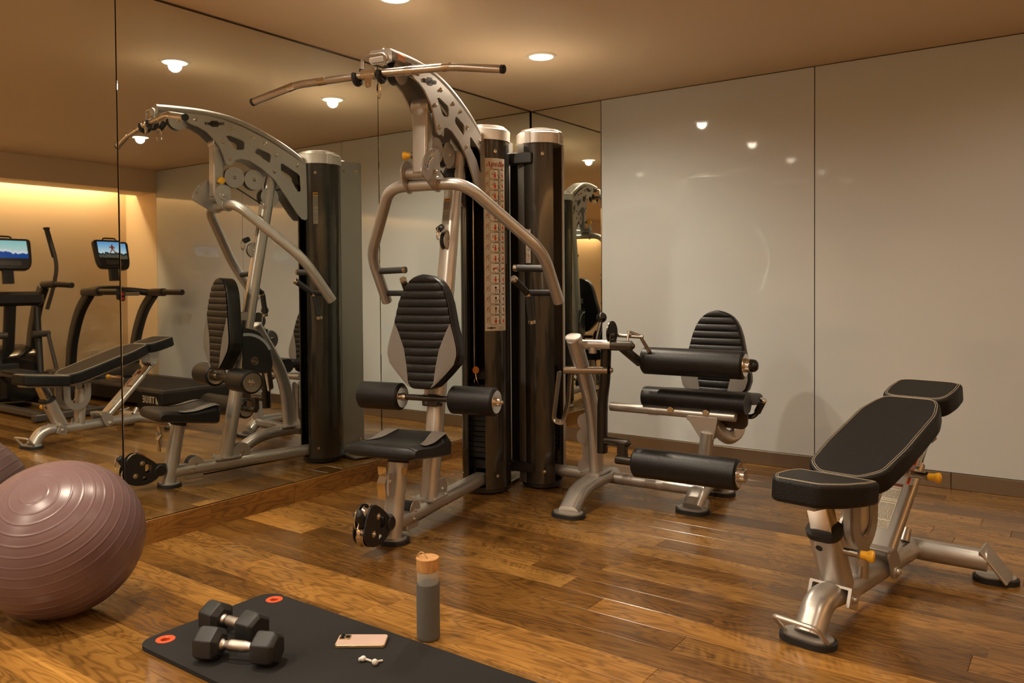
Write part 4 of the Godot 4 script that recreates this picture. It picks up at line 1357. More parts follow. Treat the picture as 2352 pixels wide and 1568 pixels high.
	roller(g, V(0.238, 0.243, 0.23), V(0.736, 0.243, 0.23), 0.070, T)
	roller(g, V(0.205, 0.712, 0.05), V(0.708, 0.712, 0.05), 0.067, T)
	b = MB.new(T)
	b.cyl(V(0.70, 0.712, 0.05), V(0.735, 0.712, 0.05), 0.033, 0.033, 20, 0.002)
	part(g, "roller_nut", b, M.chrome)
	b = MB.new(T * Transform3D(Basis(Vector3(0, 0, 1), -PI / 2), V(0.725, 0.712, 0.05)))
	b.lathe([Vector2(0.0001, 0.0), Vector2(0.030, 0.0), Vector2(0.030, 0.022), Vector2(0.027, 0.033), Vector2(0.018, 0.042), Vector2(0.0001, 0.046)], 24)
	part(g, "end_knob", b, M.gloss_black, "glossy black domed end knob")
	b = MB.new(T)
	b.cyl(V(0.735, 0.243, 0.23), V(0.768, 0.243, 0.23), 0.030, 0.030, 24, 0.003)
	part(g, "roller_nut", b, M.chrome)
	# seat: rounded front cushion, cushion behind, board, support tube, post
	b = MB.new(T)
	b.sweep([V(0.168, 0.520, -0.05), V(0.690, 0.520, -0.05)], MB.oval(0.098, 0.13, 28), Vector3.UP)
	part(g, "seat_front_cushion", b, M.leather, "", 30.0)
	b = MB.new(T)
	b.pad(MB.rrect(0.50, 0.30, 0.05), 0.06, 0.025, Transform3D(Basis(Vector3.RIGHT, -PI / 2 - 0.12), V(0.43, 0.515, -0.24)))
	part(g, "seat_cushion", b, M.leather)
	b = MB.new(T)
	b.plate(fil2([[0.30, 0.475], [0.33, 0.43], [0.40, 0.385], [0.46, 0.375], [0.655, 0.37], [0.675, 0.39], [0.68, 0.475]], 0.015), [], 0.012, Transform3D(Basis(Vector3.RIGHT, 0.15), V(0, 0.02, -0.16)))
	part(g, "seat_board", b, M.brown_board, "dark brown board under the seat")
	b = MB.new(T)
	b.cyl(V(-0.02, 0.455, -0.03), V(0.640, 0.455, -0.03), 0.0235, 0.0235, 20, 0.002)
	part(g, "seat_rail", b, M.silver)
	b = MB.new(T)
	for x in [0.32, 0.50]: b.cyl(V(x, 0.468, -0.008), V(x, 0.468, -0.001), 0.016, 0.016, 18, 0.002)
	part(g, "rail_plug", b, M.chrome)
	b = MB.new(T)
	b.sweep([V(0.475, 0.12, -0.02), V(0.505, 0.37, -0.02)], MB.oval(0.062, 0.075, 24), Vector3.RIGHT)
	part(g, "seat_post", b, M.silver)
	b = MB.new(T)
	b.plate(fil2([[0.40, 0.445], [0.475, 0.335], [0.535, 0.335], [0.56, 0.445]], 0.012), [], 0.05, Transform3D(Basis.IDENTITY, V(0, 0, -0.03)))
	b.sweep(fil([V(0.51, 0.44, -0.05), V(0.565, 0.335, -0.09), V(0.605, 0.34, -0.16), V(0.60, 0.45, -0.24)], 0.06), MB.rrect(0.05, 0.06, 0.012), Vector3.RIGHT)
	b.sweep(fil([V(0.43, 0.42, -0.20), V(0.42, 0.39, -0.44), V(0.41, 0.62, -0.475)], 0.06), MB.rrect(0.06, 0.05, 0.012), Vector3.RIGHT)
	b.box(V(0.43, 0.44, -0.12), V(0.06, 0.04, 0.22), 0.006)
	part(g, "seat_bracket", b, M.silver)
	ribbed_back(g, T * Transform3D(Basis(Vector3.RIGHT, deg_to_rad(-8.0)), V(0.41, 0.43, -0.365)), 0.522, 14, 0.07)
	# side handle
	b = MB.new(T)
	b.tube(fil([V(0.60, 0.43, -0.22), V(0.675, 0.432, -0.20), V(0.72, 0.50, -0.19)], 0.03), 0.012, 14)
	part(g, "handle_stem", b, M.dark_steel)
	b = MB.new(T)
	b.cyl(V(0.692, 0.458, -0.197), V(0.722, 0.515, -0.185), 0.0165, 0.0165, 18, 0.002)
	part(g, "hand_grip", b, M.grip)
	b = MB.new(T)
	b.cyl(V(0.722, 0.515, -0.185), V(0.729, 0.528, -0.182), 0.0175, 0.0175, 18, 0.002)
	part(g, "grip_cap", b, M.chrome)
func ball_profile(r: float, n := 12) -> Array:
	var o := []
	for i in n + 1:
		var a := -PI / 2 + PI * i / n
		o.append(Vector2(maxf(cos(a) * r, 0.0001), sin(a) * r))
	return o
func quad_mesh(w: float, h: float) -> QuadMesh:
	var q := QuadMesh.new(); q.size = Vector2(w, h); return q
func build_lat_bar():
	var t := thing("lat_bar", "long chrome pulldown bar with angled ends hanging on black hooks", "exercise bar", V(-2.405, 0, -2.455), 12.0)
	var c := [V(-0.625, 1.903, 0.112), V(-0.385, 1.955, 0.108), V(-0.02, 1.963, 0.094), V(0.335, 1.957, 0.076), V(0.57, 1.922, 0.07)]
	var b := MB.new()
	b.tube(fil([c[0], c[1], c[2], c[3], c[4]], 0.04, 6), 0.0165, 18)
	part(t, "bar", b, M.bar)
	for k in 4:
		b = MB.new()
		var q: Vector3 = [c[0].lerp(c[1], 0.88), c[1].lerp(c[2], 0.35), c[2].lerp(c[3], 0.5), c[2].lerp(c[3], 0.97)][k]
		var d: Vector3 = (c[2] - c[1]).normalized() if k else (c[1] - c[0]).normalized()
		b.cyl(q - d * 0.018, q + d * 0.018, 0.0172, 0.0172, 18, 0.0004)
		part(t, "smooth_band", b, M.chrome)
	b = MB.new()
	b.cyl(V(-0.062, 1.963, 0.096), V(0.012, 1.963, 0.092), 0.0215, 0.0215, 20, 0.004)
	b.cyl(V(-0.008, 1.963, 0.093), V(0.004, 1.963, 0.0925), 0.025, 0.025, 20, 0.003)
	b.plate(fil2([[-0.016, 0.012], [0.016, 0.012], [0.010, -0.04], [-0.010, -0.04]], 0.008), [disc2(Vector2(0, -0.028), 0.005, 10)], 0.008, Transform3D(Basis(Vector3.UP, 0.7), V(-0.03, 1.948, 0.10)))
	part(t, "centre_swivel", b, M.chrome)
	for e in [[c[0], c[1]], [c[4], c[3]]]:
		b = MB.new()
		var d: Vector3 = (e[0] - e[1]).normalized()
		b.cyl(e[0] - d * 0.012, e[0] + d * 0.001, 0.0172, 0.0172, 18, 0.0005)
		b.cyl(e[0], e[0] + d * 0.004, 0.0155, 0.0145, 18, 0.001)
		part(t, "end_plug", b, M.rubber)
# ---------------------------------------------------------------- bench
func slope(at: Vector3, deg: float) -> Transform3D:   # pad plane: x across, y along the pad going back and up, z out of the pad
	var a := deg_to_rad(deg)
	return Transform3D(Basis(V(1, 0, 0), V(0, sin(a), -cos(a)), V(0, cos(a), sin(a))), at)
func stitched_pad(parent: Node, called: String, o: PackedVector2Array, th: float, T: Transform3D, m: Material):
	var b := MB.new()
	b.pad(o, th, 0.014, T)
	var p := part(parent, called, b, m)
	b = MB.new()
	var n := o.size()
	var cw := Geometry2D.is_polygon_clockwise(o)
	for ins in [0.010, 0.016]:
		var P := []
		for i in n + 1:
			var d := (o[(i + 1) % n] - o[(i + n - 1) % n]).normalized()
			var nm := Vector2(d.y, -d.x) * (-1.0 if cw else 1.0)
			P.append(T * MB.v3(o[i % n] - nm * ins, th / 2 + (0.0004 if ins > 0.013 else -0.0008)))
		b.tube(P, 0.0007, 6)
	part(p, "stitching", b, M.thread, "pale contrast stitching")
func build_bench():
	var t := thing("weight_bench", "silver adjustable weight bench with black stitched pads and yellow knobs", "bench", V(-0.69, 0, -2.49), -9.5)
	var b: MB
	foot_plate(t, V(0, 0, 0), 0.175, 0.105)
	b = MB.new()
	b.sweep(fil([V(0, 0.02, -0.008), V(0, 0.112, -0.075), V(0, 0.092, -0.22), V(0, 0.085, -0.86)], 0.10, 8), MB.oval(0.094, 0.072, 28), Vector3.RIGHT)
	part(t, "main_beam", b, M.silver)
	b = MB.new()
	b.tube(fil([V(-0.062, 0.022, 0.022), V(-0.078, 0.082, 0.075), V(0.062, 0.082, 0.080), V(0.070, 0.022, 0.022)], 0.018), 0.0075, 12)
	part(t, "lift_handle", b, M.silver)
	# rear cross tube and feet
	b = MB.new()
	b.tube([V(-0.25, 0.082, -0.905), V(-0.05, 0.085, -0.865), V(0.05, 0.085, -0.865), V(0.25, 0.082, -0.905)], 0.039, 22)
	part(t, "rear_cross_tube", b, M.silver)
	for s in [-1, 1]:
		foot_plate(t, V(s * 0.268, 0, -0.945), 0.15, 0.10, Transform3D.IDENTITY, s * 0.35)
		b = MB.new()
		b.sweep([V(s * 0.235, 0.128, -0.905), V(s * 0.315, 0.022, -0.925)], MB.rrect(0.010, 0.085, 0.003, 1), V(1, 0, 0))
		part(t, "end_plate", b, M.silver)
	# transport wheel stub and lettering on the beam
	b = MB.new()
	b.cyl(V(0.0, 0.12, -0.80), V(0.0, 0.165, -0.83), 0.019, 0.015, 18, 0.002)
	part(t, "pad_stop", b, M.silver)
	text(t, "beam_lettering", "TRUE", 0.030, 0.001, Transform3D(Basis(V(0, 0, -1), V(-1, 0, 0), V(0, 1, 0)), V(0.01, 0.1215, -0.765)), M.black)
	# front post: sleeve, collar, chrome inner tube, clamp
	b = MB.new()
	b.sweep([V(0, 0.125, -0.208), V(0, 0.31, -0.118)], MB.rrect(0.102, 0.078, 0.034, 5), Vector3.RIGHT)
	var sl := part(t, "post_sleeve", b, M.silver)
	b = MB.new()
	b.cyl(V(-0.01, 0.262, -0.100), V(-0.01, 0.2605, -0.0975), 0.011, 0.011, 16)
	part(sl, "peg_hole", b, M.black)
	b = MB.new()
	b.sweep([V(0, 0.306, -0.120), V(0, 0.324, -0.111)], MB.rrect(0.110, 0.086, 0.036, 5), Vector3.RIGHT)
	part(sl, "collar", b, M.rubber)
	b = MB.new()
	b.sweep([V(0, 0.30, -0.122), V(0, 0.425, -0.068)], MB.rrect(0.072, 0.052, 0.006, 2), Vector3.RIGHT)
	part(sl, "inner_post", b, M.chrome)
	b = MB.new()
	b.cyl(V(-0.062, 0.428, -0.066), V(0.066, 0.428, -0.066), 0.011, 0.011, 16, 0.001)
	part(sl, "hinge_pin", b, M.chrome)
	b = MB.new()
	for s in [-1, 1]: b.plate(fil2([[-0.09, 0.455], [-0.04, 0.458], [-0.045, 0.418], [-0.066, 0.402], [-0.088, 0.415]], 0.012), [], 0.007, side(s * 0.050))
	part(sl, "hinge_ear", b, M.silver)
	b = MB.new()
	b.plate(fil2([[-0.068, 0.145], [0.068, 0.145], [0.068, 0.085], [0.058, 0.085], [0.058, 0.137], [-0.058, 0.137], [-0.058, 0.085], [-0.068, 0.085]], 0.004), [], 0.07, Transform3D(Basis(Vector3.RIGHT, -0.4), V(0, -0.01, -0.135)))
	for s in [-1, 1]: bolt(b, V(s * 0.068, 0.098, -0.175), V(s, 0, 0), 0.011)
	part(sl, "clamp", b, M.silver)
	yellow_knob(t, V(0.045, 0.256, -0.140), V(0.86, -0.06, -0.25).normalized(), Transform3D.IDENTITY, 0.048)
	# rear post with curved bracket
	b = MB.new()
	b.sweep([V(0, 0.10, -0.350), V(0, 0.36, -0.368)], MB.oval(0.085, 0.06, 24), Vector3.RIGHT)
	var rp := part(t, "rear_post", b, M.silver)
	for s in [-1, 1]:
		b = MB.new()
		var o := PackedVector2Array()
		o.append(Vector2(-0.205, 0.405))
		for i in 13: o.append(Vector2(-0.307, 0.32) + Vector2.from_angle(lerpf(0.0, -PI, i / 12.0)) * 0.102)
		o.append(Vector2(-0.409, 0.40)); o.append(Vector2(-0.365, 0.40))
		for i in 13: o.append(Vector2(-0.307, 0.32) + Vector2.from_angle(lerpf(-PI, 0.0, i / 12.0)) * 0.056)
		o.append(Vector2(-0.250, 0.405))
		b.plate(o, [], 0.009, side(s * 0.048))
		bolt(b, V(s * 0.053, 0.385, -0.388), V(s, 0, 0), 0.010)
		part(rp, "curved_bracket", b, M.silver, "silver U-shaped bracket plate")
		b = MB.new()
		b.plate(poly([[-0.30, 0.095], [-0.315, 0.155], [-0.335, 0.155], [-0.345, 0.095]]), [], 0.006, side(s * 0.030))
		part(rp, "gusset", b, M.silver)
	# strut to the backrest
	b = MB.new()
	b.sweep([V(0, 0.118, -0.535), V(0, 0.405, -0.86)], MB.oval(0.105, 0.046, 24), Vector3.RIGHT)
	var st := part(t, "back_strut", b, M.silver)
	b = MB.new()
	b.sweep([V(0, 0.40, -0.855), V(0, 0.490, -0.955)], MB.rrect(0.08, 0.032, 0.010), Vector3.RIGHT)
	part(st, "inner_strut", b, M.chrome)
	b = MB.new()
	for s in [-1, 1]:
		b.plate(fil2([[-0.475, 0.165], [-0.535, 0.175], [-0.58, 0.13], [-0.575, 0.075], [-0.545, 0.06], [-0.51, 0.075], [-0.50, 0.12]], 0.02), [], 0.008, side(s * 0.060))
		bolt(b, V(s * 0.064, 0.088, -0.548), V(s, 0, 0), 0.013)
	b.box(V(0, 0.170, -0.505), V(0.12, 0.008, 0.05), 0.002)
	part(st, "clevis", b, M.silver)
	var ds := V(0, 0.287, -0.325).normalized(); var nrm := V(0, 0.325, 0.287).normalized()
	var TSn := Transform3D.IDENTITY
	TSn.basis = Basis(V(1, 0, 0), ds, nrm)
	msh(st, "instruction_label", quad_mesh(0.058, 0.20), M.bench_print, "white instruction label with small print").transform = Transform3D(TSn.basis, V(-0.018, 0.262, -0.6975) + nrm * 0.0235)
	for k in 2:
		msh(st, "warning_label", quad_mesh(0.028, 0.075), M.label_orange).transform = Transform3D(TSn.basis * Basis(Vector3(0, 0, 1), PI / 2) * Basis.from_scale(V(2.6, 0.38, 1)), V(0.032, 0.355 + k * 0.058, -0.802 - k * 0.066) + nrm * 0.0225)
	yellow_knob(t, V(0.050, 0.402, -0.70), Vector3.RIGHT, Transform3D.IDENTITY, 0.062)
	b = MB.new()
	b.cyl(V(0.0, 0.402, -0.71), V(0.06, 0.402, -0.70), 0.014, 0.014, 14, 0.002)
	part(st, "pin_housing", b, M.steel)
	# pads
	var seat := fil2([[-0.072, -0.152], [0.072, -0.152], [0.118, -0.06], [0.136, 0.05], [0.136, 0.148], [-0.136, 0.148], [-0.136, 0.05], [-0.118, -0.06]], 0.022)
	stitched_pad(t, "seat_pad", seat, 0.072, slope(V(0, 0.456, -0.062), -6.5), M.bench_leather)
	var back := fil2([[-0.07, -0.345], [0.07, -0.345], [0.128, -0.275], [0.140, -0.10], [0.140, 0.20], [0.118, 0.30], [0.09, 0.345], [-0.09, 0.345], [-0.118, 0.30], [-0.140, 0.20], [-0.140, -0.10], [-0.128, -0.275]], 0.03)
	stitched_pad(t, "back_pad", back, 0.074, slope(V(0, 0.531, -0.545), 15.5), M.bench_leather)
	var head := fil2([[-0.085, -0.118], [0.085, -0.118], [0.118, -0.085], [0.128, 0.0], [0.122, 0.10], [0.08, 0.118], [-0.08, 0.118], [-0.122, 0.10], [-0.128, 0.0], [-0.118, -0.085]], 0.03)
	stitched_pad(t, "head_pad", head, 0.074, slope(V(0, 0.642, -0.985), 12.0), M.bench_leather)
	b = MB.new(slope(V(0, 0.531, -0.545), 15.5))
	b.box(V(0, 0.12, -0.055), V(0.09, 0.80, 0.034), 0.006)
	part(t, "pad_frame", b, M.silver)
	b = MB.new()
	for s in [-1, 1]: b.plate(fil2([[-0.90, 0.60], [-1.0, 0.615], [-0.99, 0.52], [-0.955, 0.47], [-0.92, 0.49]], 0.02), [], 0.007, side(s * 0.047))
	for s in [-1, 1]: bolt(b, V(s * 0.052, 0.495, -0.955), V(s, 0, 0), 0.010)
	part(t, "strut_bracket", b, M.silver)
	b = MB.new(slope(V(0, 0.456, -0.062), -6.5))
	b.box(V(0, 0.0, -0.042), V(0.10, 0.24, 0.014), 0.004)
	part(t, "seat_frame", b, M.silver)

# ---------------------------------------------------------------- things on the floor
func build_small_things():
	var b: MB
	var t: Node3D
	# exercise ball with rings
	t = thing("exercise_ball", "large mauve exercise ball with ringed ridges on the floor by the mirror", "exercise ball", V(-2.81, 0, -1.285))
	var pole := V(0.421, 0.768, 0.483).normalized()
	var prof := []
	for i in 361:
		var a := PI * i / 360.0
		var d := fposmod(rad_to_deg(a) - 5.0, 7.4)
		var rg := exp(-pow((d - 3.7) / 0.42, 2.0)) * 0.0014 if rad_to_deg(a) > 8.0 and rad_to_deg(a) < 172.0 else 0.0
		prof.append(Vector2(maxf(sin(a), 0.0002) * (0.2585 + rg), cos(a) * (0.2585 + rg)))
	b = MB.new(Transform3D(Basis.from_scale(V(1.02, 0.985, 1.02)), V(0, 0.2545, 0)) * facing(pole, Vector3.ZERO) * Transform3D(Basis(Vector3.RIGHT, PI / 2), Vector3.ZERO))
	b.lathe(prof, 84)
	part(t, "ball_shell", b, M.ball, "", 60.0)
	# mat
	t = thing("exercise_mat", "dark grey foam exercise mat with orange grommets lying on the floor", "mat", V(-1.66, 0, -1.54))
	var o := MB.rrect(1.39, 0.50, 0.055, 6)
	var T := Transform3D(Basis(V(1, 0, 0), V(0, 0, -1), V(0, 1, 0)), V(0, 0.0066, 0))
	var gs := [Vector2(-0.642, -0.182), Vector2(-0.622, 0.209)]
	b = MB.new()
	b.plate(o, [disc2(gs[0], 0.016, 20), disc2(gs[1], 0.016, 20)], 0.013, T)
	part(t, "foam_sheet", b, M.mat_foam)
	for q in gs:
		b = MB.new(Transform3D(Basis.IDENTITY, V(q.x, 0.0, -q.y)))
		b.lathe([Vector2(0.0135, 0.001), Vector2(0.0135, 0.012), Vector2(0.016, 0.0145), Vector2(0.024, 0.0152), Vector2(0.0285, 0.0140), Vector2(0.0288, 0.013), Vector2(0.0158, 0.013), Vector2(0.0158, 0.001), Vector2(0.0135, 0.001)], 32)
		part(t, "grommet", b, M.grommet, "orange plastic grommet")
	# dumbbells
	dumbbell("black hex dumbbell lying in front of the other on the mat, side on", V(-2.074, 0.0137, -1.362), V(-1.911, 0.0137, -1.436))
	dumbbell("black hex dumbbell lying behind the other on the mat, at its edge", V(-2.226, 0.0137, -1.483), V(-2.066, 0.0137, -1.499))
	# phone
	t = thing("smartphone", "pale pink smartphone lying face down on the mat", "phone", V(-1.785, 0.013, -1.686), 34.8)
	b = MB.new()
	b.pad(MB.rrect(0.152, 0.076, 0.011, 5), 0.010, 0.003, Transform3D(Basis(Vector3.RIGHT, -PI / 2), V(0, 0.005, 0)))
	var ph := part(t, "case", b, M.phone_rim)
	b = MB.new()
	b.plate(MB.rrect(0.147, 0.071, 0.009, 5), [], 0.0006, Transform3D(Basis(Vector3.RIGHT, -PI / 2), V(0, 0.0102, 0)))
	part(t, "back_panel", b, M.phone)
	b = MB.new()
	b.pad(MB.rrect(0.034, 0.034, 0.008, 4), 0.003, 0.001, Transform3D(Basis(Vector3.RIGHT, -PI / 2), V(-0.053, 0.0112, -0.014)))
	part(t, "camera_bump", b, M.phone_rim)
	for q in [V(-0.061, 0, -0.006), V(-0.045, 0, -0.014), V(-0.061, 0, -0.022)]:
		b = MB.new()
		b.cyl(q + V(0, 0.0125, 0), q + V(0, 0.0145, 0), 0.0068, 0.0066, 20, 0.0004)
		part(t, "camera_lens", b, M.lens)
	b = MB.new()
	b.box(V(-0.02, 0.005, 0.0382), V(0.018, 0.003, 0.001), 0.0003)
	part(t, "side_button", b, M.phone_rim)
	# earbuds
	earbud("white wireless earbud lying on its side next to the phone", V(-1.694, 0.013, -1.604), 100.0, 0.0)
	earbud("white wireless earbud with ear tip up, farther from the phone", V(-1.650, 0.013, -1.608), 160.0, 0.6)
	# bottle
	t = thing("water_bottle", "glass water bottle with grey sleeve and bamboo lid standing beside the mat", "bottle", V(-1.661, 0, -1.849))
	b = MB.new()
	b.lathe([Vector2(0.0001, 0.001), Vector2(0.033, 0.001), Vector2(0.0355, 0.004), Vector2(0.0362, 0.012), Vector2(0.0362, 0.172), Vector2(0.0352, 0.174), Vector2(0.0342, 0.172), Vector2(0.0342, 0.012), Vector2(0.0001, 0.008)], 48)
	part(t, "silicone_sleeve", b, M.sleeve)
	b = MB.new()
	b.lathe([Vector2(0.0001, 0.012), Vector2(0.0336, 0.014), Vector2(0.0336, 0.216), Vector2(0.0316, 0.216), Vector2(0.0316, 0.017), Vector2(0.0001, 0.016)], 48)
	part(t, "glass_body", b, M.clear)
	b = MB.new()
	b.lathe([Vector2(0.0001, 0.213), Vector2(0.0335, 0.213), Vector2(0.0352, 0.2145), Vector2(0.0352, 0.2515), Vector2(0.0338, 0.253), Vector2(0.0001, 0.2535)], 48)
	var lid := part(t, "bamboo_lid", b, M.bamboo)
	b = MB.new()
	var P := []
	for i in 13:
		var u := i / 12.0
		P.append(V(lerpf(0.006, -0.036, u), 0.2535 + sin(PI * u) * 0.020 - u * 0.010, 0.010 + u * 0.004))
	b.tube(P, 0.0026, 8)
	part(lid, "carry_cord", b, M.cord)
func dumbbell(label: String, a: Vector3, c: Vector3):
	var m := (a + c) / 2
	var d := (c - a); d.y = 0
	var L := d.length() + 0.075
	var t := thing("hex_dumbbell", label, "dumbbell", m, rad_to_deg(atan2(-d.z, d.x)), "pair of hex dumbbells")
	var b: MB
	var R := 0.050
	for s in [-1, 1]:
		b = MB.new()
		var rows := []
		for e in [[L / 2 - 0.076, 0.62], [L / 2 - 0.064, 0.96], [L / 2 - 0.056, 1.0], [L / 2 - 0.016, 1.0], [L / 2 - 0.006, 0.90], [L / 2, 0.72]]:
			var ring := PackedVector3Array()
			for k in 6:
				for j in [-0.07, 0.07]:
					var an: float = TAU * (k + 0.5) / 6.0 + PI / 6 + j + PI / 6
					ring.append(V(s * e[0], 0.0437 + sin(an) * R * e[1], cos(an) * R * e[1]))
			rows.append(ring)
		b.solid(rows)
		var h := part(t, "hex_head", b, M.rubber_hex)
		b = MB.new()
		b.box(V(s * (L / 2 - 0.036), 0.0437 * 2 - 0.0006, 0), V(0.022, 0.002, 0.020), 0.0004)
		part(h, "weight_mark", b, M.black)
	b = MB.new(Transform3D(Basis(Vector3(0, 0, 1), PI / 2), V(0, 0.0437, 0)))
	var hl := L / 2 - 0.070
	b.lathe([Vector2(0.018, -hl), Vector2(0.017, -hl + 0.008), Vector2(0.0125, -hl + 0.014), Vector2(0.0125, -hl + 0.018), Vector2(0.0155, -0.026), Vector2(0.0165, -0.022), Vector2(0.0165, 0.022), Vector2(0.0155, 0.026), Vector2(0.0125, hl - 0.018), Vector2(0.0125, hl - 0.014), Vector2(0.017, hl - 0.008), Vector2(0.018, hl)], 28)
	part(t, "handle", b, M.knurl, "chrome knurled handle")
func earbud(label: String, at: Vector3, turn: float, roll: float):
	var t := thing("earbud", label, "earbud", at, turn, "pair of earbuds")
	var b := MB.new(Transform3D(Basis(Vector3(0, 0, 1), roll), V(0, 0.0085, 0)))
	b.t = b.t * Transform3D(Basis.from_scale(V(1.1, 0.9, 1.0)), Vector3.ZERO)
	b.lathe(ball_profile(0.0088), 20)
	part(t, "bud", b, M.white_plastic)
	b = MB.new()
	b.tube([V(0, 0.009, 0.002), V(0.004, 0.006, 0.012), V(0.006, 0.0035, 0.026)], 0.0032, 12)
	part(t, "stem", b, M.white_plastic)
	b = MB.new()
	b.cyl(V(-0.005, 0.009 + roll * 0.004, -0.003), V(-0.012, 0.009 + roll * 0.008, -0.006), 0.0055, 0.0048, 16, 0.0012)
	part(t, "ear_tip", b, M.white_plastic)

# ---------------------------------------------------------------- cardio machines by the right wall (seen in the mirror)
func console(parent: Node, at: Vector3, w: float, screen: Material):
	var T := Transform3D(Basis(Vector3.UP, -PI / 2) * Basis(Vector3.RIGHT, -0.28), at)   # faces -x, leaning back
	var b := MB.new()
	b.pad(fil2([[-w / 2, 0.155], [w / 2, 0.155], [w / 2 * 0.93, -0.08], [w / 2 * 0.78, -0.145], [-w / 2 * 0.78, -0.145], [-w / 2 * 0.93, -0.08]], 0.04), 0.06, 0.015, T)
	var o := part(parent, "console", b, M.cardio)
	msh(o, "screen", quad_mesh(w * 0.80, 0.165), screen, "lit screen showing a runner").transform = T * Transform3D(Basis.IDENTITY, V(0, 0.048, 0.0306))
	b = MB.new()
	b.tube(fil([T * V(-0.07, 0.15, 0.0), T * V(-0.06, 0.178, 0.0), T * V(0.06, 0.178, 0.0), T * V(0.07, 0.15, 0.0)], 0.02), 0.008, 10)
	part(o, "top_handle", b, M.cardio)
	b = MB.new()
	b.pad(MB.oval(w * 0.5, 0.045, 20), 0.006, 0.002, T * Transform3D(Basis.IDENTITY, V(0, -0.085, 0.031)))
	part(o, "keypad", b, M.cardio_grey)
	b = MB.new()
	b.sweep([T * V(0, -0.13, -0.01), T * V(0, -0.26, -0.03)], MB.rrect(0.09, 0.05, 0.012), Vector3(0, 0, 1))
	part(o, "console_neck", b, M.cardio)
func cardio_upright(parent: Node, z: float, pts: Array):
	var P := []
	for q in pts: P.append(V(q.x, q.y, z))
	var b := MB.new()
	b.sweep(smooth(P, 5), MB.rrect(0.058, 0.105, 0.012), Vector3(0, 0, 1))
	var o := part(parent, "upright", b, M.cardio_grey)
	b = MB.new()
	for i in P.size(): P[i] += V(-0.045, 0, 0)
	b.sweep(smooth(P, 5), MB.rrect(0.062, 0.05, 0.012), Vector3(0, 0, 1))
	part(o, "front_strip", b, M.cardio)
func build_cardio():
	var t := thing("treadmill", "black treadmill with a lit screen standing by the warm lit wall", "treadmill", V(0.02, 0, -4.225))
	var b: MB
	for s in [-1, 1]:
		b = MB.new()
		b.box(V(0.88, 0.115, s * 0.325), V(1.60, 0.13, 0.11), 0.012)
		part(t, "side_rail", b, M.cardio)
		b = MB.new()
		b.box(V(0.20, 0.095, s * 0.372), V(0.36, 0.15, 0.03), 0.006)
		part(t, "rear_cover", b, M.cardio)
		cardio_upright(t, s * 0.325, [Vector3(1.72, 0.20, 0), Vector3(1.67, 0.52, 0), Vector3(1.52, 0.82, 0), Vector3(1.33, 1.00, 0)])
		b = MB.new()
		b.sweep(fil([V(1.40, 1.03, s * 0.325), V(1.25, 1.035, s * 0.325), V(1.12, 1.035, s * 0.325)], 0.05), MB.rrect(0.08, 0.085, 0.03), Vector3.UP)
		part(t, "handle_elbow", b, M.cardio_grey)
		b = MB.new()
		b.cyl(V(1.12, 1.035, s * 0.325), V(0.78, 1.035, s * 0.325), 0.029, 0.029, 20, 0.006)
		part(t, "hand_grip", b, M.cardio)
	b = MB.new()
	b.box(V(0.88, 0.15, 0), V(1.66, 0.05, 0.55), 0.012)
	part(t, "running_belt", b, M.belt)
	b = MB.new()
	b.box(V(0.06, 0.115, 0), V(0.12, 0.13, 0.76), 0.02)
	part(t, "end_cap", b, M.cardio)
	text(t, "side_lettering", "TRUE", 0.085, 0.002, Transform3D(Basis.IDENTITY, V(0.19, 0.10, 0.388)), M.cover_plate, "Droid Sans", true, 0.95)
	b = MB.new(Transform3D(Basis.IDENTITY, V(0.055, 0.10, 0.388)))
	b.plate(poly([[-0.022, -0.03], [0.018, -0.03], [0.018, 0.03]]), [], 0.002)
	part(t, "side_emblem", b, M.cover_plate)
	b = MB.new()
	var hood := []
	for e in [[1.36, 0.20, 0.5], [1.40, 0.25, 0.9], [1.52, 0.30, 1.0], [1.75, 0.28, 1.0], [1.90, 0.20, 0.95], [1.93, 0.10, 0.9]]:
		var ring := PackedVector3Array()
		for q in MB.rrect(0.60 * e[2], e[1] - 0.02, 0.045, 3): ring.append(V(e[0], 0.02 + (e[1] - 0.02) / 2 + q.y, q.x))
		hood.append(ring)
	b.solid(hood)
	part(t, "motor_hood", b, M.cardio)
	b = MB.new()
	b.sweep(fil([V(1.36, 1.03, -0.33), V(1.50, 1.06, -0.15), V(1.50, 1.06, 0.15), V(1.36, 1.03, 0.33)], 0.12), MB.rrect(0.07, 0.09, 0.03), Vector3.UP)
	part(t, "dash_bar", b, M.cardio)
	b = MB.new()
	b.cyl(V(1.36, 1.02, -0.20), V(1.36, 1.02, 0.20), 0.018, 0.018, 14, 0.002)
	var bar := part(t, "pulse_bar", b, M.steel)
	b = MB.new()
	b.box(V(1.34, 1.00, 0.0), V(0.06, 0.10, 0.07), 0.01)
	part(bar, "stop_switch_box", b, M.cardio)
	for y in [0.975, 1.02]:
		b = MB.new()
		b.cyl(V(1.312, y, 0.0), V(1.30, y, 0.0), 0.016, 0.016, 16, 0.003)
		part(bar, "stop_button", b, M.red_button)
	console(t, V(1.50, 1.40, 0.0), 0.36, M.screen_a)
	for s in [-1, 1]:
		b = MB.new()
		b.cyl(V(0.10, 0.0, s * 0.30), V(0.10, 0.06, s * 0.30), 0.03, 0.03, 14, 0.004)
		b.cyl(V(1.70, 0.0, s * 0.27), V(1.70, 0.06, s * 0.27), 0.03, 0.03, 14, 0.004)
		part(t, "levelling_foot", b, M.rubber)
	# elliptical trainer
	t = thing("elliptical_trainer", "black elliptical trainer with a lit screen and swinging arms next to the treadmill", "elliptical trainer", V(0.25, 0, -3.24))
	b = MB.new()
	for s in [-1, 1]: b.box(V(0.78, 0.045, s * 0.20), V(1.45, 0.05, 0.07), 0.008)
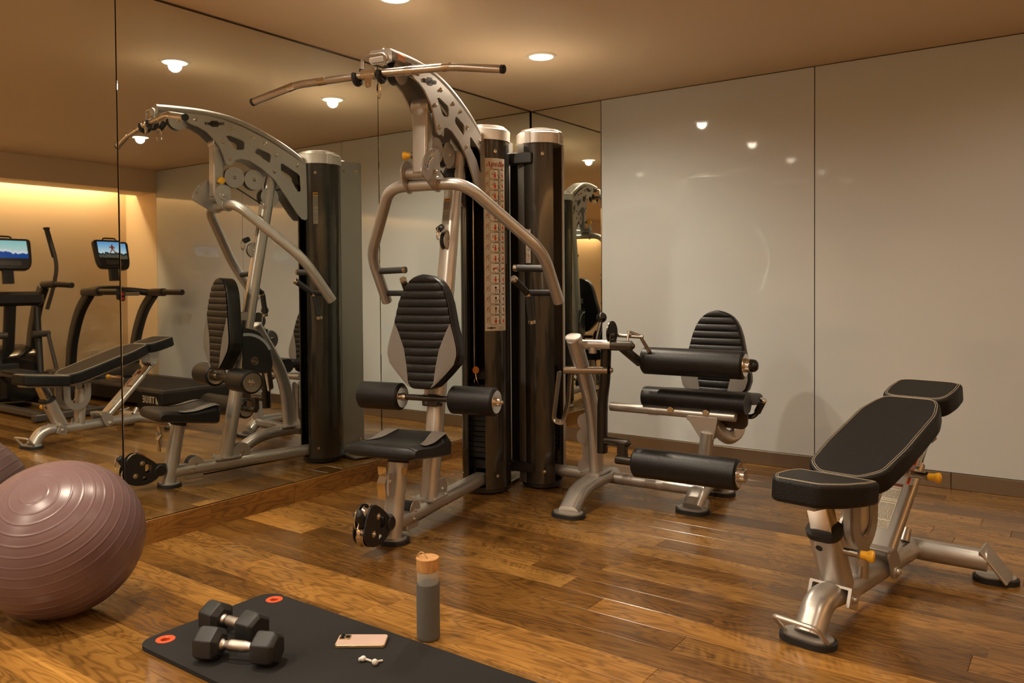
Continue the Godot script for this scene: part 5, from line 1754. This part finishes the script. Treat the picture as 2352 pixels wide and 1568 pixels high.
	b.box(V(0.08, 0.04, 0), V(0.08, 0.06, 0.60), 0.01)
	b.box(V(1.52, 0.04, 0), V(0.08, 0.06, 0.60), 0.01)
	part(t, "base_frame", b, M.cardio_grey)
	b = MB.new()
	hood = []
	for e in [[0.98, 0.20, 0.5], [1.04, 0.32, 0.85], [1.18, 0.44, 1.0], [1.40, 0.48, 1.0], [1.58, 0.40, 0.95], [1.64, 0.20, 0.8]]:
		var ring := PackedVector3Array()
		for q in MB.rrect(0.50 * e[2], e[1], 0.07, 4): ring.append(V(e[0], 0.07 + e[1] / 2 + q.y, q.x))
		hood.append(ring)
	b.solid(hood)
	part(t, "drive_hood", b, M.gloss_black)
	for s in [-1, 1]:
		cardio_upright(t, s * 0.30, [Vector3(1.50, 0.40, 0), Vector3(1.46, 0.62, 0), Vector3(1.36, 0.88, 0), Vector3(1.22, 1.08, 0)])
		b = MB.new()
		b.cyl(V(1.22, 1.11, s * 0.30), V(1.00, 1.11, s * 0.31), 0.034, 0.034, 18, 0.006)
		part(t, "handle_elbow", b, M.cardio_grey)
		b = MB.new()
		b.cyl(V(1.00, 1.11, s * 0.31), V(0.74, 1.10, s * 0.34), 0.026, 0.026, 18, 0.006)
		part(t, "hand_grip", b, M.cardio)
		b = MB.new()
		b.tube(smooth([V(1.12, 0.88, s * 0.29), V(1.04, 1.12, s * 0.32), V(1.02, 1.32, s * 0.33), V(1.08, 1.62, s * 0.28)], 5), 0.018, 14)
		var arm := part(t, "swing_arm", b, M.cardio_grey)
		b = MB.new()
		b.cyl(V(1.035, 1.36, s * 0.325), V(1.08, 1.62, s * 0.28), 0.023, 0.022, 16, 0.004)
		b.cyl(V(1.08, 1.615, s * 0.28), V(1.082, 1.635, s * 0.279), 0.028, 0.028, 16, 0.004)
		part(arm, "arm_grip", b, M.grip)
		b = MB.new()
		b.cyl(V(1.12, 0.90, s * 0.20), V(0.98, 0.30, s * 0.16), 0.028, 0.028, 16, 0.003)
		part(arm, "lower_link", b, M.cardio)
		b = MB.new()
		b.cyl(V(1.00, 0.66, s * 0.10), V(1.02, 0.66, s * 0.26), 0.030, 0.030, 14, 0.004)
		b.cyl(V(1.0, 0.66, s * 0.24), V(0.92, 0.30, s * 0.28), 0.016, 0.018, 14, 0.002)
		part(arm, "link_rod", b, M.cardio_grey)
		b = MB.new()
		b.box(V(0.62, 0.30 + s * 0.04, s * 0.20), V(0.75, 0.04, 0.05), 0.008)
		var pa := part(t, "pedal_arm", b, M.cardio_grey)
		b = MB.new()
		b.box(V(0.55, 0.335 + s * 0.04, s * 0.20), V(0.38, 0.03, 0.15), 0.012)
		b.box(V(0.73, 0.365 + s * 0.04, s * 0.20), V(0.03, 0.06, 0.15), 0.01)
		part(pa, "foot_pedal", b, M.rubber)
	b = MB.new(Transform3D(Basis(Vector3.RIGHT, PI / 2), V(0.30, 0.23, 0)))
	b.lathe([Vector2(0.0001, -0.09), Vector2(0.15, -0.09), Vector2(0.17, -0.07), Vector2(0.17, 0.07), Vector2(0.15, 0.09), Vector2(0.0001, 0.09)], 32)
	part(t, "rear_drum", b, M.cardio)
	b = MB.new()
	b.box(V(1.16, 0.98, 0), V(0.16, 0.13, 0.52), 0.03)
	part(t, "dash_tray", b, M.cardio)
	b = MB.new()
	b.sweep([V(1.25, 0.42, 0), V(1.18, 0.95, 0)], MB.rrect(0.09, 0.07, 0.02), Vector3(0, 0, 1))
	part(t, "mast", b, M.cardio)
	console(t, V(1.20, 1.375, 0.02), 0.44, M.screen_b)

# ---------------------------------------------------------------- fittings
func build_fittings():
	var b: MB
	var t := thing("wall_outlet", "pale square power outlet with a black plug on the warm wall behind the treadmill", "power outlet", V(XN, 0.335, -4.39))
	b = MB.new()
	b.box(V(-0.003, 0, 0), V(0.006, 0.13, 0.10), 0.002)
	part(t, "cover_plate", b, M.cover_plate)
	b = MB.new()
	b.cyl(V(-0.006, -0.015, 0), V(-0.035, -0.015, 0), 0.02, 0.016, 14, 0.003)
	b.tube(smooth([V(-0.03, -0.018, 0), V(-0.06, -0.05, -0.04), V(-0.06, -0.20, -0.10), V(-0.05, -0.32, -0.02)], 5), 0.005, 8)
	part(t, "plug", b, M.rubber)
	t = thing("wall_outlet", "low power outlet in a white cover plate set into the glass wall", "power outlet", V(-2.30, 0.30, ZB))
	b = MB.new()
	b.box(V(0, 0, 0.004), V(0.075, 0.115, 0.006), 0.002)
	part(t, "cover_plate", b, M.label_white)
	b = MB.new()
	for y in [-0.024, 0.024]: b.plate(disc2(Vector2(0, y), 0.016, 18), [], 0.003, Transform3D(Basis.IDENTITY, V(0, 0, 0.008)))
	part(t, "socket", b, M.cap)
